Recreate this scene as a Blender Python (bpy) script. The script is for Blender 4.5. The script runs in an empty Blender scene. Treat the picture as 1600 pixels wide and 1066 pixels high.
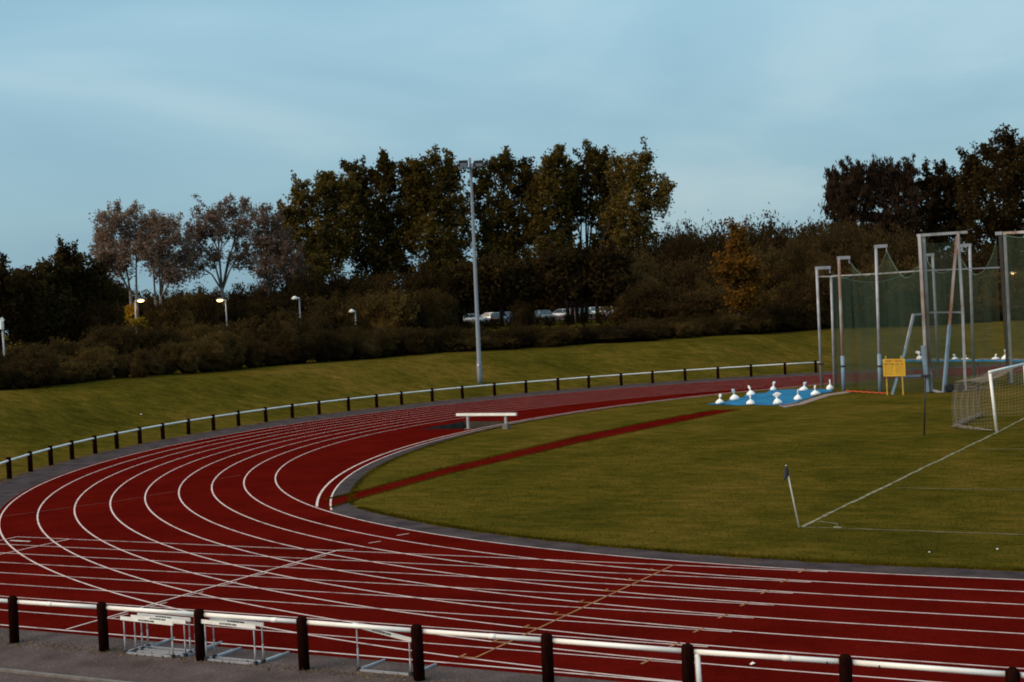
import bpy, math, random
import numpy as np
from mathutils import Vector, Matrix
sc = bpy.context.scene
col = sc.collection
# ------------------------------------------------------------ camera
# origin = centre of the bend; +x runs along the straights, z up, metres
CX, CY, CZ = 7.663, -68.116, 6.300
YAW, PITCH, ROLL, FPX = -0.505627, -0.022984, -0.0523305, 2269.29
cy, sy, cp, sp = math.cos(YAW), math.sin(YAW), math.cos(PITCH), math.sin(PITCH)
FW = Vector((sy*cp, cy*cp, sp)); R0 = Vector((cy, -sy, 0)); U0 = R0.cross(FW)
RT = math.cos(ROLL)*R0 + math.sin(ROLL)*U0
UP = -math.sin(ROLL)*R0 + math.cos(ROLL)*U0
cd = bpy.data.cameras.new('camera'); cam = bpy.data.objects.new('camera', cd); col.objects.link(cam)
cd.sensor_width = 36; cd.lens = FPX/1600*36; cd.clip_start = .5; cd.clip_end = 8000
cam.matrix_world = Matrix(((RT.x, UP.x, -FW.x, CX), (RT.y, UP.y, -FW.y, CY), (RT.z, UP.z, -FW.z, CZ), (0, 0, 0, 1)))
sc.camera = cam
# ------------------------------------------------------------ sky, sun, exposure
SUN_EL, SUN_AZ = math.radians(37), math.radians(215)
w = bpy.data.worlds.new('World'); sc.world = w; w.use_nodes = True
nt = w.node_tree; nt.nodes.clear(); L = nt.links.new
out = nt.nodes.new('ShaderNodeOutputWorld'); bg = nt.nodes.new('ShaderNodeBackground'); bg.inputs[1].default_value = 1.06
sky = nt.nodes.new('ShaderNodeTexSky'); sky.sky_type = 'NISHITA'; sky.sun_disc = False
sky.sun_elevation = SUN_EL; sky.sun_rotation = SUN_AZ; sky.air_density = 1.2; sky.dust_density = 1.5
sk = nt.nodes.new('ShaderNodeVectorMath'); sk.operation = 'SCALE'; sk.inputs['Scale'].default_value = 0.10
L(sky.outputs[0], sk.inputs[0])
tc = nt.nodes.new('ShaderNodeTexCoord'); mp = nt.nodes.new('ShaderNodeMapping')
mp.inputs['Scale'].default_value = (1.0, 1.0, 3.2); mp.inputs['Rotation'].default_value = (0.10, -0.16, 0.3); mp.inputs['Location'].default_value = (1.4, 1.8, 0)
L(tc.outputs['Generated'], mp.inputs[0])
n1 = nt.nodes.new('ShaderNodeTexNoise'); n1.inputs['Scale'].default_value = 2.6; n1.inputs['Detail'].default_value = 6; n1.inputs['Roughness'].default_value = .48
n1.inputs['Distortion'].default_value = .35
L(mp.outputs[0], n1.inputs['Vector'])
cr = nt.nodes.new('ShaderNodeValToRGB')
e = cr.color_ramp.elements
e[0].position = .34; e[0].color = (.275, .50, .645, 1)
e[1].position = .66; e[1].color = (.54, .72, .80, 1)
m_ = e.new(.5); m_.color = (.36, .595, .72, 1)
L(n1.outputs[0], cr.inputs[0])
mx = nt.nodes.new('ShaderNodeMix'); mx.data_type = 'RGBA'; mx.inputs['Factor'].default_value = .82
L(sk.outputs[0], mx.inputs[6]); L(cr.outputs[0], mx.inputs[7]); sx_ = nt.nodes.new('ShaderNodeSeparateXYZ'); L(tc.outputs['Generated'], sx_.inputs[0])     # overcast darkens towards the horizon
mr = nt.nodes.new('ShaderNodeMapRange'); mr.inputs[1].default_value = 0; mr.inputs[2].default_value = .20; mr.inputs[3].default_value = .74; mr.inputs[4].default_value = 1.0
L(sx_.outputs[2], mr.inputs[0]); hz = nt.nodes.new('ShaderNodeVectorMath'); hz.operation = 'SCALE'; L(mx.outputs[2], hz.inputs[0]); L(mr.outputs[0], hz.inputs['Scale'])
L(hz.outputs[0], bg.inputs[0]); L(bg.outputs[0], out.inputs[0])
sd = bpy.data.lights.new('sun', 'SUN'); sd.energy = 2.8; sd.angle = math.radians(60); sd.color = (1, .74, .48)
so = bpy.data.objects.new('sun', sd); col.objects.link(so)
so.rotation_euler = Vector((math.sin(SUN_AZ)*math.cos(SUN_EL), math.cos(SUN_AZ)*math.cos(SUN_EL), math.sin(SUN_EL))).to_track_quat('Z', 'Y').to_euler()
sc.view_settings.view_transform = 'Standard'; sc.view_settings.look = 'None'; sc.view_settings.gamma = 1; sc.view_settings.exposure = 0
sc.cycles.pixel_filter_type = 'BLACKMAN_HARRIS'; sc.cycles.filter_width = 1.9
sc.cycles.transparent_max_bounces = 16

# ------------------------------------------------------------ placing helpers
def ray(u, v):
    return FW + RT*((u-800)/FPX) + UP*((533-v)/FPX)
def G(u, v, z=0.0):                       # ground point seen at a photo position
    d = ray(u, v); t = (z-CZ)/d.z
    return Vector((CX+d.x*t, CY+d.y*t, z))
def P(u, v, dist):                        # point at a horizontal distance from the camera
    d = ray(u, v); t = dist/math.hypot(d.x, d.y)
    return Vector((CX+d.x*t, CY+d.y*t, CZ+d.z*t))
def lerp_keys(t, ks): return float(np.interp(t, [k[0] for k in ks], [k[1] for k in ks]))
DSK = [(0, 61), (27, 61), (38, 50.4), (180, 50.4)]
HK = [(0, 2.27), (28, 2.3), (40, 2.62), (85, 2.65), (120, 2.8), (138, 2.8), (152, 0), (180, 0)]
def DT(x, y):
    mxx = min(x, 0.0); return math.hypot(mxx, y), math.degrees(math.atan2(-mxx, y))
def zg(x, y):
    D, th = DT(x, y); H = lerp_keys(th, HK)
    t = min(max((D-lerp_keys(th, DSK))/13, 0), 1)
    z = H*(t*t*(3-2*t)*.35+t*.65)
    far = min(max((D-lerp_keys(th, DSK)-13)/55, 0), 1)
    return z + far*(4.3-H)*(1 if th < 140 else 0)
def zp(p): return zg(p[0], p[1])

# ------------------------------------------------------------ materials
def nodes(name):
    m = bpy.data.materials.new(name); m.use_nodes = True; t = m.node_tree
    return m, t, t.nodes['Principled BSDF'], t.links.new
def mat(name, c, rough=.6, c2=None, scale=3.0, detail=4, metal=0.0, spec=.5, bump=0.0, bscale=None, stretch=(1, 1, 1), lo=.35, hi=.65, c3=None, coord='Object'):
    m, t, b, LK = nodes(name)
    b.inputs['Roughness'].default_value = rough; b.inputs['Metallic'].default_value = metal
    b.inputs['Specular IOR Level'].default_value = spec
    b.inputs['Base Color'].default_value = (*c, 1)
    tc = t.nodes.new('ShaderNodeTexCoord'); mp = t.nodes.new('ShaderNodeMapping'); mp.inputs['Scale'].default_value = stretch
    LK(tc.outputs[coord], mp.inputs[0])
    if c2 is None: c2 = tuple(x*.78 for x in c)
    n = t.nodes.new('ShaderNodeTexNoise'); n.inputs['Scale'].default_value = scale; n.inputs['Detail'].default_value = detail
    LK(mp.outputs[0], n.inputs['Vector'])
    r = t.nodes.new('ShaderNodeValToRGB'); r.color_ramp.elements[0].position = lo; r.color_ramp.elements[1].position = hi
    r.color_ramp.elements[0].color = (*c2, 1); r.color_ramp.elements[1].color = (*c, 1)
    if c3: x = r.color_ramp.elements.new((lo+hi)/2); x.color = (*c3, 1)
    LK(n.outputs[0], r.inputs[0]); LK(r.outputs[0], b.inputs['Base Color'])
    if bump:
        n2 = t.nodes.new('ShaderNodeTexNoise'); n2.inputs['Scale'].default_value = bscale or scale*4; n2.inputs['Detail'].default_value = 3
        LK(mp.outputs[0], n2.inputs['Vector'])
        bp = t.nodes.new('ShaderNodeBump'); bp.inputs['Strength'].default_value = bump; bp.inputs['Distance'].default_value = .03
        LK(n2.outputs[0], bp.inputs['Height']); LK(bp.outputs[0], b.inputs['Normal'])
    return m
def grass_mat():
    m, t, b, LK = nodes('mown_grass'); b.inputs['Roughness'].default_value = .85; b.inputs['Specular IOR Level'].default_value = 0.0
    tc = t.nodes.new('ShaderNodeTexCoord')
    def noise(scale, detail, st=(1, 1, 1), rough=.6):
        mp = t.nodes.new('ShaderNodeMapping'); mp.inputs['Scale'].default_value = st; mp.inputs['Rotation'].default_value = (0, 0, .5)
        LK(tc.outputs['Object'], mp.inputs[0])
        n = t.nodes.new('ShaderNodeTexNoise'); n.inputs['Scale'].default_value = scale; n.inputs['Detail'].default_value = detail; n.inputs['Roughness'].default_value = rough
        LK(mp.outputs[0], n.inputs['Vector']); return n
    def ramp(n, stops):
        r = t.nodes.new('ShaderNodeValToRGB'); r.color_ramp.elements[0].position = stops[0][0]; r.color_ramp.elements[0].color = (*stops[0][1], 1)
        r.color_ramp.elements[1].position = stops[-1][0]; r.color_ramp.elements[1].color = (*stops[-1][1], 1)
        for q, c in stops[1:-1]: x = r.color_ramp.elements.new(q); x.color = (*c, 1)
        LK(n.outputs[0], r.inputs[0]); return r
    def mix(a, bb, f, mode='MIX'):
        x = t.nodes.new('ShaderNodeMix'); x.data_type = 'RGBA'; x.blend_type = mode
        if isinstance(f, float): x.inputs['Factor'].default_value = f
        else: LK(f, x.inputs['Factor'])
        LK(a, x.inputs[6]); LK(bb, x.inputs[7]); return x.outputs[2]
    base = ramp(noise(.16, 5), [(.33, (.050, .043, .0058)), (.5, (.074, .058, .0080)), (.68, (.106, .072, .0130))])
    mid = ramp(noise(.75, 8, (1, 1.9, 1), .78), [(.32, (.45, .56, .50)), (.48, (.95, .98, .95)), (.64, (1.55, 1.35, 1.5))])
    fine = ramp(noise(11, 6, (1, 1.4, 1), .8), [(.32, (.38, .40, .40)), (.5, (1, 1, 1)), (.66, (1.8, 1.65, 1.5))])
    c = mix(base.outputs[0], mid.outputs[0], 1.0, 'MULTIPLY'); c = mix(c, fine.outputs[0], 1.0, 'MULTIPLY')
    pn = ramp(noise(.55, 4, (1, 2.4, 1)), [(.60, (0, 0, 0)), (.74, (1, 1, 1))])
    br = t.nodes.new('ShaderNodeRGB'); br.outputs[0].default_value = (.105, .060, .014, 1)
    sf = t.nodes.new('ShaderNodeMath'); sf.operation = 'MULTIPLY'; sf.inputs[1].default_value = .45; LK(pn.outputs[0], sf.inputs[0])
    c = mix(c, br.outputs[0], sf.outputs[0]); LK(c, b.inputs['Base Color'])
    bn = noise(7, 6, (1, 1, 1), .8); bp = t.nodes.new('ShaderNodeBump'); bp.inputs['Strength'].default_value = .6; bp.inputs['Distance'].default_value = .08
    LK(bn.outputs[0], bp.inputs['Height']); LK(bp.outputs[0], b.inputs['Normal'])
    return m
def leaf_mat(name, a, b_, c_, scale=.6):
    m, t, b, LK = nodes(name); b.inputs['Roughness'].default_value = .85; b.inputs['Specular IOR Level'].default_value = .03
    tc = t.nodes.new('ShaderNodeTexCoord'); n = t.nodes.new('ShaderNodeTexNoise'); n.inputs['Scale'].default_value = scale; n.inputs['Detail'].default_value = 8; n.inputs['Roughness'].default_value = .75
    LK(tc.outputs['Object'], n.inputs['Vector'])
    oi = t.nodes.new('ShaderNodeObjectInfo'); mm = t.nodes.new('ShaderNodeMath'); mm.operation = 'MULTIPLY_ADD'
    mm.inputs[1].default_value = .22; LK(oi.outputs['Random'], mm.inputs[0])
    ad = t.nodes.new('ShaderNodeMath'); ad.operation = 'SUBTRACT'; ad.inputs[1].default_value = .11; LK(n.outputs[0], ad.inputs[0]); LK(ad.outputs[0], mm.inputs[2])
    r = t.nodes.new('ShaderNodeValToRGB'); r.color_ramp.elements[0].position = .33; r.color_ramp.elements[0].color = (*a, 1)
    r.color_ramp.elements[1].position = .70; r.color_ramp.elements[1].color = (*c_, 1)
    x = r.color_ramp.elements.new(.52); x.color = (*b_, 1)
    LK(mm.outputs[0], r.inputs[0]); LK(r.outputs[0], b.inputs['Base Color'])
    tr = t.nodes.new('ShaderNodeBsdfTranslucent'); LK(r.outputs[0], tr.inputs[0]); ms = t.nodes.new('ShaderNodeMixShader'); ms.inputs[0].default_value = .38
    LK(b.outputs[0], ms.inputs[1]); LK(tr.outputs[0], ms.inputs[2]); LK(ms.outputs[0], t.nodes['Material Output'].inputs['Surface'])
    return m
def emit(name, c, s):
    m, t, b, LK = nodes(name); b.inputs['Base Color'].default_value = (*c, 1)
    b.inputs['Emission Color'].default_value = (*c, 1); b.inputs['Emission Strength'].default_value = s; return m
def net_mat(name, c, alpha, nscale=None):
    m, t, b, LK = nodes(name); b.inputs['Base Color'].default_value = (*c, 1); b.inputs['Roughness'].default_value = .8
    b.inputs['Specular IOR Level'].default_value = .1
    tc = t.nodes.new('ShaderNodeTexCoord'); mp = t.nodes.new('ShaderNodeMapping'); mp.inputs['Scale'].default_value = (1.2, 1.2, .08); LK(tc.outputs['Object'], mp.inputs[0])
    n = t.nodes.new('ShaderNodeTexNoise'); n.inputs['Scale'].default_value = 1.5; n.inputs['Detail'].default_value = 4; LK(mp.outputs[0], n.inputs['Vector'])
    r = t.nodes.new('ShaderNodeMapRange'); r.inputs[1].default_value = .35; r.inputs[2].default_value = .65; r.inputs[3].default_value = alpha*.65; r.inputs[4].default_value = alpha*1.35
    LK(n.outputs[0], r.inputs[0]); LK(r.outputs[0], b.inputs['Alpha']); return m
M = {}
M['grass'] = grass_mat()
M['track'] = mat('red_running_surface', (.108, .0052, .0032), .95, (.072, .0036, .0024), 26, 6, spec=0.0, bump=.15, bscale=90, lo=.32, hi=.68)
def wear(m, sc, lo, hi, st=(1, 1, 1)):
    """multiply a material's colour by slow noise: wear and weathering"""
    t = m.node_tree; LK = t.links.new; b = t.nodes['Principled BSDF']; src = b.inputs['Base Color'].links[0].from_socket
    tc = t.nodes.new('ShaderNodeTexCoord'); mp = t.nodes.new('ShaderNodeMapping'); mp.inputs['Scale'].default_value = st; LK(tc.outputs['Object'], mp.inputs[0])
    n = t.nodes.new('ShaderNodeTexNoise'); n.inputs['Scale'].default_value = sc; n.inputs['Detail'].default_value = 7; n.inputs['Roughness'].default_value = .65; LK(mp.outputs[0], n.inputs['Vector'])
    r = t.nodes.new('ShaderNodeMapRange'); r.inputs[1].default_value = .33; r.inputs[2].default_value = .67; r.inputs[3].default_value = lo; r.inputs[4].default_value = hi; LK(n.outputs[0], r.inputs[0])
    x = t.nodes.new('ShaderNodeVectorMath'); x.operation = 'SCALE'; LK(src, x.inputs[0]); LK(r.outputs[0], x.inputs['Scale']); LK(x.outputs[0], b.inputs['Base Color'])
wear(M['track'], .45, .74, 1.20)
wear(M['track'], 9, .86, 1.14)
M['tarmac'] = mat('dark_tarmac', (.125, .090, .085), .9, (.055, .038, .034), 1.3, 12, spec=.08, bump=.4, bscale=60, lo=.25, hi=.75)
wear(M['tarmac'], 22, .6, 1.5)
M['tarmac_dark'] = mat('darker_tarmac', (.072, .052, .053), .9, (.036, .026, .027), 1.3, 12, spec=.05)
wear(M['tarmac_dark'], 22, .6, 1.5)
M['line'] = mat('worn_white_line_paint', (.78, .60, .55), .6, (.40, .25, .22), 2.5, 6, lo=.28, hi=.5)
M['chalk'] = mat('chalk_line', (.27, .23, .13), .9, (.10, .09, .025), 3, 6, lo=.35, hi=.6)
M['orange'] = mat('orange_line_paint', (.36, .13, .022), .7, (.24, .07, .012), 4)
M['thinorange'] = mat('faded_orange_paint', (.20, .045, .010), .7, (.13, .016, .006), 2)
M['white'] = mat('white_paint', (.92, .92, .90), .45, (.78, .77, .74), 3, 5)
M['rail'] = mat('white_rail_paint', (.93, .92, .89), .4, (.76, .74, .70), 1.2, 6, lo=.3, hi=.55)
M['timber'] = mat('dark_stained_timber', (.019, .0055, .0042), .95, (.010, .003, .0022), 5, 5, spec=0, bump=.3, stretch=(6, 6, 1))
M['galv'] = mat('galvanised_steel', (.40, .40, .43), .5, (.27, .27, .30), 2, 5, metal=.25)
M['pole'] = mat('grey_steel_pole', (.17, .195, .23), .55, (.15, .17, .20), 1, 4, metal=.2)
M['rust'] = mat('weathered_steel', (.42, .42, .44), .6, (.22, .13, .09), .9, 6, lo=.38, hi=.52, stretch=(1, 1, .4))
M['rustier'] = mat('rusty_steel', (.34, .30, .30), .7, (.20, .085, .05), .7, 6, lo=.45, hi=.62, stretch=(1, 1, .5))
M['bluepaint'] = mat('pale_blue_padding', (.22, .31, .42), .6, (.17, .25, .34), 2)
M['black'] = mat('black_plastic', (.012, .010, .012), .5)
M['dark'] = mat('dark_metal', (.022, .018, .018), .6)
M['yellow'] = mat('yellow_sign_board', (.62, .36, .006), .5, (.52, .30, .006), 3)
M['yellowpost'] = mat('yellow_painted_post', (.50, .31, .03), .6, (.36, .21, .03), 5)
M['redtext'] = mat('red_lettering', (.28, .05, .01), .6)
M['blacktext'] = mat('black_lettering', (.02, .018, .016), .6)
M['faint'] = mat('small_brown_lettering', (.30, .15, .01), .6)
M['tarp'] = mat('blue_tarpaulin', (.010, .17, .34), .7, (.008, .105, .23), 1.2, 6, spec=.15, bump=.8, bscale=2.2, lo=.3, hi=.6)
M['edging'] = mat('pale_timber_edging', (.32, .22, .18), .8, (.2, .13, .10), 4)
M['bag'] = mat('white_plastic_sack', (.95, .96, .97), .45, (.84, .88, .92), 9, 4, bump=.5, bscale=14)
M['flag'] = mat('navy_flag_cloth', (.018, .022, .045), .8)
M['green_net'] = net_mat('green_throwing_net', (.050, .080, .055), .30)
M['cord'] = mat('white_net_cord', (.20, .17, .14), .8)
M['greencord'] = mat('green_border_rope', (.10, .17, .12), .8)
M['orangecord'] = mat('orange_rope', (.75, .09, .03), .7)
M['concrete'] = mat('concrete', (.19, .165, .15), .85, (.12, .10, .09), 3, 7, bump=.4)
M['water'] = mat('murky_pit_water', (.012, .009, .006), .5, (.007, .005, .004), 2, spec=.12)
M['pit'] = mat('stained_pit_wall', (.045, .034, .022), .9, (.02, .016, .012), 1.6, 6, lo=.4, hi=.6)
M['bark'] = mat('dark_bark', (.016, .008, .005), .95, (.009, .0045, .003), 3)
M['palebark'] = mat('pale_grey_bark', (.22, .19, .18), .85, (.11, .09, .085), 2)
M['leaf_tall'] = leaf_mat('olive_leaves', (0.0351, 0.0235, 0.0057), (0.0889, 0.0619, 0.0139), (0.2020, 0.1347, 0.0327))
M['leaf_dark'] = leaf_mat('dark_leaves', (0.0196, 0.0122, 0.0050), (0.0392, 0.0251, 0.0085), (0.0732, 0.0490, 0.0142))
M['leaf_grey'] = leaf_mat('grey_brown_leaves', (0.1174, 0.0780, 0.0578), (0.2349, 0.1597, 0.1189), (0.4111, 0.2927, 0.2247), 1.4)
M['leaf_shrub'] = leaf_mat('shrub_leaves', (0.0360, 0.0211, 0.0079), (0.0721, 0.0445, 0.0148), (0.1333, 0.0841, 0.0227))
M['leaf_brown'] = leaf_mat('willow_leaves', (0.0324, 0.0193, 0.0078), (0.0633, 0.0393, 0.0148), (0.1095, 0.0703, 0.0257))
M['leaf_orange'] = leaf_mat('autumn_leaves', (0.0810, 0.0540, 0.0108), (0.1890, 0.0837, 0.0135), (0.3240, 0.1148, 0.0162), .8)
M['leaf_yellow'] = leaf_mat('yellow_leaves', (.16, .10, .01), (.34, .20, .015), (.5, .30, .02), .8)
M['leaf_spiky'] = leaf_mat('purple_brown_leaves', (0.0238, 0.0140, 0.0091), (0.0448, 0.0273, 0.0168), (0.0784, 0.0490, 0.0294))

# ------------------------------------------------------------ mesh builder
class MB:
    def __init__(s): s.v = []; s.f = []
    def add(s, vs, fs):
        n = len(s.v); s.v += [tuple(x) for x in vs]; s.f += [tuple(i+n for i in f) for f in fs]; return s
    def box(s, c, size, rot=None):
        x, y, z = [q/2 for q in size]; vs = [Vector((i*x, j*y, k*z)) for i in (-1, 1) for j in (-1, 1) for k in (-1, 1)]
        if rot is not None: vs = [rot @ q for q in vs]
        vs = [q+Vector(c) for q in vs]
        return s.add(vs, [(0, 1, 3, 2), (4, 6, 7, 5), (0, 4, 5, 1), (2, 3, 7, 6), (0, 2, 6, 4), (1, 5, 7, 3)])
    def tube(s, pts, rad, n=8, cap=True):
        pts = [Vector(q) for q in pts]; rad = rad if isinstance(rad, (list, tuple)) else [rad]*len(pts); b = len(s.v); prev = None
        for i, q in enumerate(pts):
            d = (pts[min(i+1, len(pts)-1)]-pts[max(i-1, 0)]).normalized()
            if prev is None: a = d.cross(Vector((0, 0, 1))); a = a if a.length > .05 else d.cross(Vector((0, 1, 0))); a.normalize()
            else: a = (prev-d*prev.dot(d)).normalized()
            prev = a; c = d.cross(a)
            for k in range(n):
                t = 2*math.pi*k/n; s.v.append(tuple(q+(a*math.cos(t)+c*math.sin(t))*rad[i]))
        for i in range(len(pts)-1):
            for k in range(n):
                s.f.append((b+i*n+k, b+i*n+(k+1) % n, b+(i+1)*n+(k+1) % n, b+(i+1)*n+k))
        if cap: s.f.append(tuple(b+k for k in range(n))[::-1]); s.f.append(tuple(b+(len(pts)-1)*n+k for k in range(n)))
        return s
    def beam(s, a, b_, w, d=None):                      # square-section bar between two points
        a, b_ = Vector(a), Vector(b_); d = d or w; ax = (b_-a); ln = ax.length; ax.normalize()
        x = ax.cross(Vector((0, 0, 1))); x = x if x.length > .05 else Vector((1, 0, 0)); x.normalize(); y = ax.cross(x)
        rot = Matrix((x, y, ax)).transposed()
        return s.box((a+b_)/2, (w, d, ln), rot)
    def strip(s, A, B):
        b = len(s.v); s.v += [tuple(q) for q in A]+[tuple(q) for q in B]; n = len(A)
        s.f += [(b+i, b+i+1, b+n+i+1, b+n+i) for i in range(n-1)]; return s
    def lathe(s, c, prof, n=12, sx=1, sy=1):
        b = len(s.v)
        for r, z in prof:
            for k in range(n):
                t = 2*math.pi*k/n; s.v.append((c[0]+r*sx*math.cos(t), c[1]+r*sy*math.sin(t), c[2]+z))
        for i in range(len(prof)-1):
            for k in range(n): s.f.append((b+i*n+k, b+i*n+(k+1) % n, b+(i+1)*n+(k+1) % n, b+(i+1)*n+k))
        return s
    def mesh(s, name, m, org=(0, 0, 0), smooth=False):
        me = bpy.data.meshes.new(name); o = Vector(org)
        me.from_pydata([(q[0]-o.x, q[1]-o.y, q[2]-o.z) for q in s.v], [], s.f); me.materials.append(m); me.update()
        if smooth: me.polygons.foreach_set('use_smooth', [True]*len(me.polygons))
        return me
def link(name, me, parent=None, loc=(0, 0, 0)):
    o = bpy.data.objects.new(name, me); col.objects.link(o)
    if parent is not None: o.parent = parent
    else: o.location = loc
    return o
def thing(name, label, cat, loc=(0, 0, 0), group=None):
    o = bpy.data.objects.new(name, None); col.objects.link(o); o.location = loc; o.empty_display_size = .2
    o['label'] = label; o['category'] = cat
    if group: o['group'] = group
    return o
def part(name, mb, m, parent, smooth=False, org=None):
    if org is None:
        q = parent; org = Vector((0, 0, 0))
        while q is not None: org = org+q.location; q = q.parent
    return link(name, mb.mesh(name, m, org, smooth), parent)
def solo(name, label, cat, mb, m, loc=(0, 0, 0), group=None, smooth=False):
    o = link(name, mb.mesh(name, m, loc, smooth), None, loc); o['label'] = label; o['category'] = cat
    if group: o['group'] = group
    return o
def struct(name, mb, m, kind='structure', smooth=False):
    o = link(name, mb.mesh(name, m, (0, 0, 0), smooth)); o['kind'] = kind; return o
def copy_thing(root, loc=None, rot=None, scale=None, label=None):
    r = root.copy(); col.objects.link(r)
    if loc is not None: r.location = loc
    if rot is not None: r.rotation_euler = rot
    if scale is not None: r.scale = scale
    if label: r['label'] = label
    for ch in list(root.children):
        c = ch.copy(); col.objects.link(c); c.parent = r
        for g in list(ch.children):
            d = g.copy(); col.objects.link(d); d.parent = c
    return r

# ------------------------------------------------------------ ground sheet (stadium polar grid)
RK, LW = 36.417, 1.2216
def stad(th, D, x=0.0):                  # th: 0 = back straight, 180 = near straight
    a = math.radians(th); return (x-D*math.sin(a), D*math.cos(a))
def rk(k): return RK+LW*k
cols_ = [('s', x, 0) for x in (3000, 800, 300, 150, 80, 40, 20, 8, 3)] + [('a', t, 0) for t in np.arange(0, 180.01, 1.25)] + [('s', x, 180) for x in (3, 8, 20, 40, 80, 150, 300, 800, 3000)]
Ds = [0, 4, 8, 12, 16, 20, 24, 28, 31.0, 34.75, 36, 40, 44, 48, 50] + [50.4+i*.65 for i in range(40)] + [78, 82, 88, 95, 105, 115, 125, 140, 170, 220, 300, 450, 800, 1500, 4000]
g = MB(); nD = len(Ds)
for kd, q, th in cols_:
    for D in Ds:
        x, y = stad(th, D, q) if kd == 's' else stad(q, D)
        z = zg(x, y)
        if D > 50: z += .10*math.sin(x*.31+y*.17)*math.sin(y*.23-x*.11)*min((D-50)/6, 1)*(1 if zg(x, y) > .05 else 0)
        g.v.append((x, y, z))
for i in range(len(cols_)-1):
    for j in range(nD-1):
        if Ds[j] == 31.0 and cols_[i][0] == 'a' and 86.2 < cols_[i][1] < 93.7: continue      # hole for the water jump
        g.f.append((i*nD+j, i*nD+j+1, (i+1)*nD+j+1, (i+1)*nD+j))
struct('ground', g, M['grass'], smooth=True)

# ------------------------------------------------------------ track, tarmac, markings
rng = random.Random(4)
def curve(D, th0, th1, z, xs=0.0, xe=0.0, step=.75, jit=0.0):
    """points along the stadium line at distance D; xs extends into back straight, xe into near straight"""
    out = []
    def j(): return rng.uniform(-jit, jit) if jit else 0
    if xs: out += [(x, D+j(), z) for x in np.arange(xs, .01, -1.0)]
    n = max(2, int((th1-th0)/step))
    for i in range(n+1):
        x, y = stad(th0+(th1-th0)*i/n, D+j()); out.append((x, y, z))
    if xe: out += [(x, -D+j(), z) for x in np.arange(1.0, xe+.01, 1.0)]
    return out
XS, XE = 46, 30
ts = MB()
ts.strip(curve(RK-.03, 0, 180, .014, XS, XE), curve(46.36, 0, 180, .014, XS, XE))
# inner steeplechase bend: its own arc inside the circuit
SX, SY, SR = 16.96, -.41, 48.14
def steep(y, off=0.0): r = SR+off; return (SX-math.sqrt(r*r-(y-SY)**2), y)
def steep_th(th, off):
    s_, c_ = math.sin(math.radians(th)), math.cos(math.radians(th)); R = SR+off
    bq = s_*SX-c_*SY; cq = SX*SX+SY*SY-R*R
    return -bq+math.sqrt(bq*bq-cq)
WT0, WT1, WD0, WD1 = 86.25, 93.75, 31.0, 34.75        # water jump pit (polar)
def cres(t0, t1, din=None, dout=None):
    A = []; B = []
    for t in np.linspace(t0, t1, max(3, int(abs(t1-t0)/.8))):
        ri = steep_th(t, -.42) if din is None else din; ro = RK-.03 if dout is None else dout
        ri = min(ri, ro); A.append((*stad(t, ri), .010)); B.append((*stad(t, ro), .010))
    ts.strip(A, B)
cres(33, WT0); cres(WT1, 146); cres(WT0, WT1, dout=WD0); cres(WT0, WT1, din=WD1)
# sprint chute
ts.add([(-36, -36.30, .010), (0, -36.30, .010), (0, -46.42, .010), (-36, -46.42, .010)], [(0, 1, 2, 3)])
# runway and the infield strip
RW = [(-22.75, -27.75), (-21.75, 5.5)]
rwA = [G(513, 781.5), G(560, 769.5), G(700, 731), G(900, 683), G(1020, 658.5), G(1118, 641)]
rwB = [G(513, 794.5), G(560, 780), G(700, 741), G(900, 693.5), G(1020, 668.5), G(1158, 639.5)]
ts.strip([(q.x, q.y, .008) for q in rwA], [(q.x, q.y, .008) for q in rwB])
struct('running_track', ts, M['track'])
# the second white kerb ring of tarmac
ta = MB()
tr_ = MB(); oa = []; ob = []
for i in range(260):
    t_ = 150*i/259; oa.append((*stad(t_, 46.30), .0065)); ob.append((*stad(t_, float(np.interp(t_, [0, 62, 82, 95, 110, 126, 150], [50.1, 50.1, 49.7, 48.9, 48.6, 48.45, 48.6]))+rng.uniform(-.14, .14)), .0065))
tr_.strip(oa, ob); tr_.strip([(x, 46.30, .0065) for x in (XS, 0)], [(x, 50.1, .0065) for x in (XS, 0)])
ta.add([(-60, -35.0, .0030), (-60, -56, .0030), (-30, -56, .0030), (-30, -34.0, .0030)], [(0, 1, 2, 3)])
ta.add([(-60, -46.3, .0085), (60, -46.3, .0085), (60, -56, .0085), (-60, -56, .0085)], [(0, 1, 2, 3)])
# inner strips
WK = ([-30, -29, -28, -20, -10, 0, 12], [1.5, 1.05, .87, .80, .72, .5, .3])
ti = MB()
ti.strip(curve(35.42, 143.5, 180, .0045, 0, XE, .4, .10), curve(RK+.02, 143.5, 180, .0045, 0, XE, .4))
ys = list(np.linspace(-29.8, 12, 110)); wid = [np.interp(y, WK[0], WK[1]) for y in ys]
ti.strip([(*steep(y, -.40), .006) for y in ys], [(steep(y, -.40)[0]+wi+rng.uniform(-.09, .09), y, .006) for y, wi in zip(ys, wid)])
struct('tarmac_apron', ta, M['tarmac']); struct('inner_kerb_strip', ti, M['tarmac_dark']); struct('outer_kerb_strip', tr_, M['tarmac_dark'])
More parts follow.
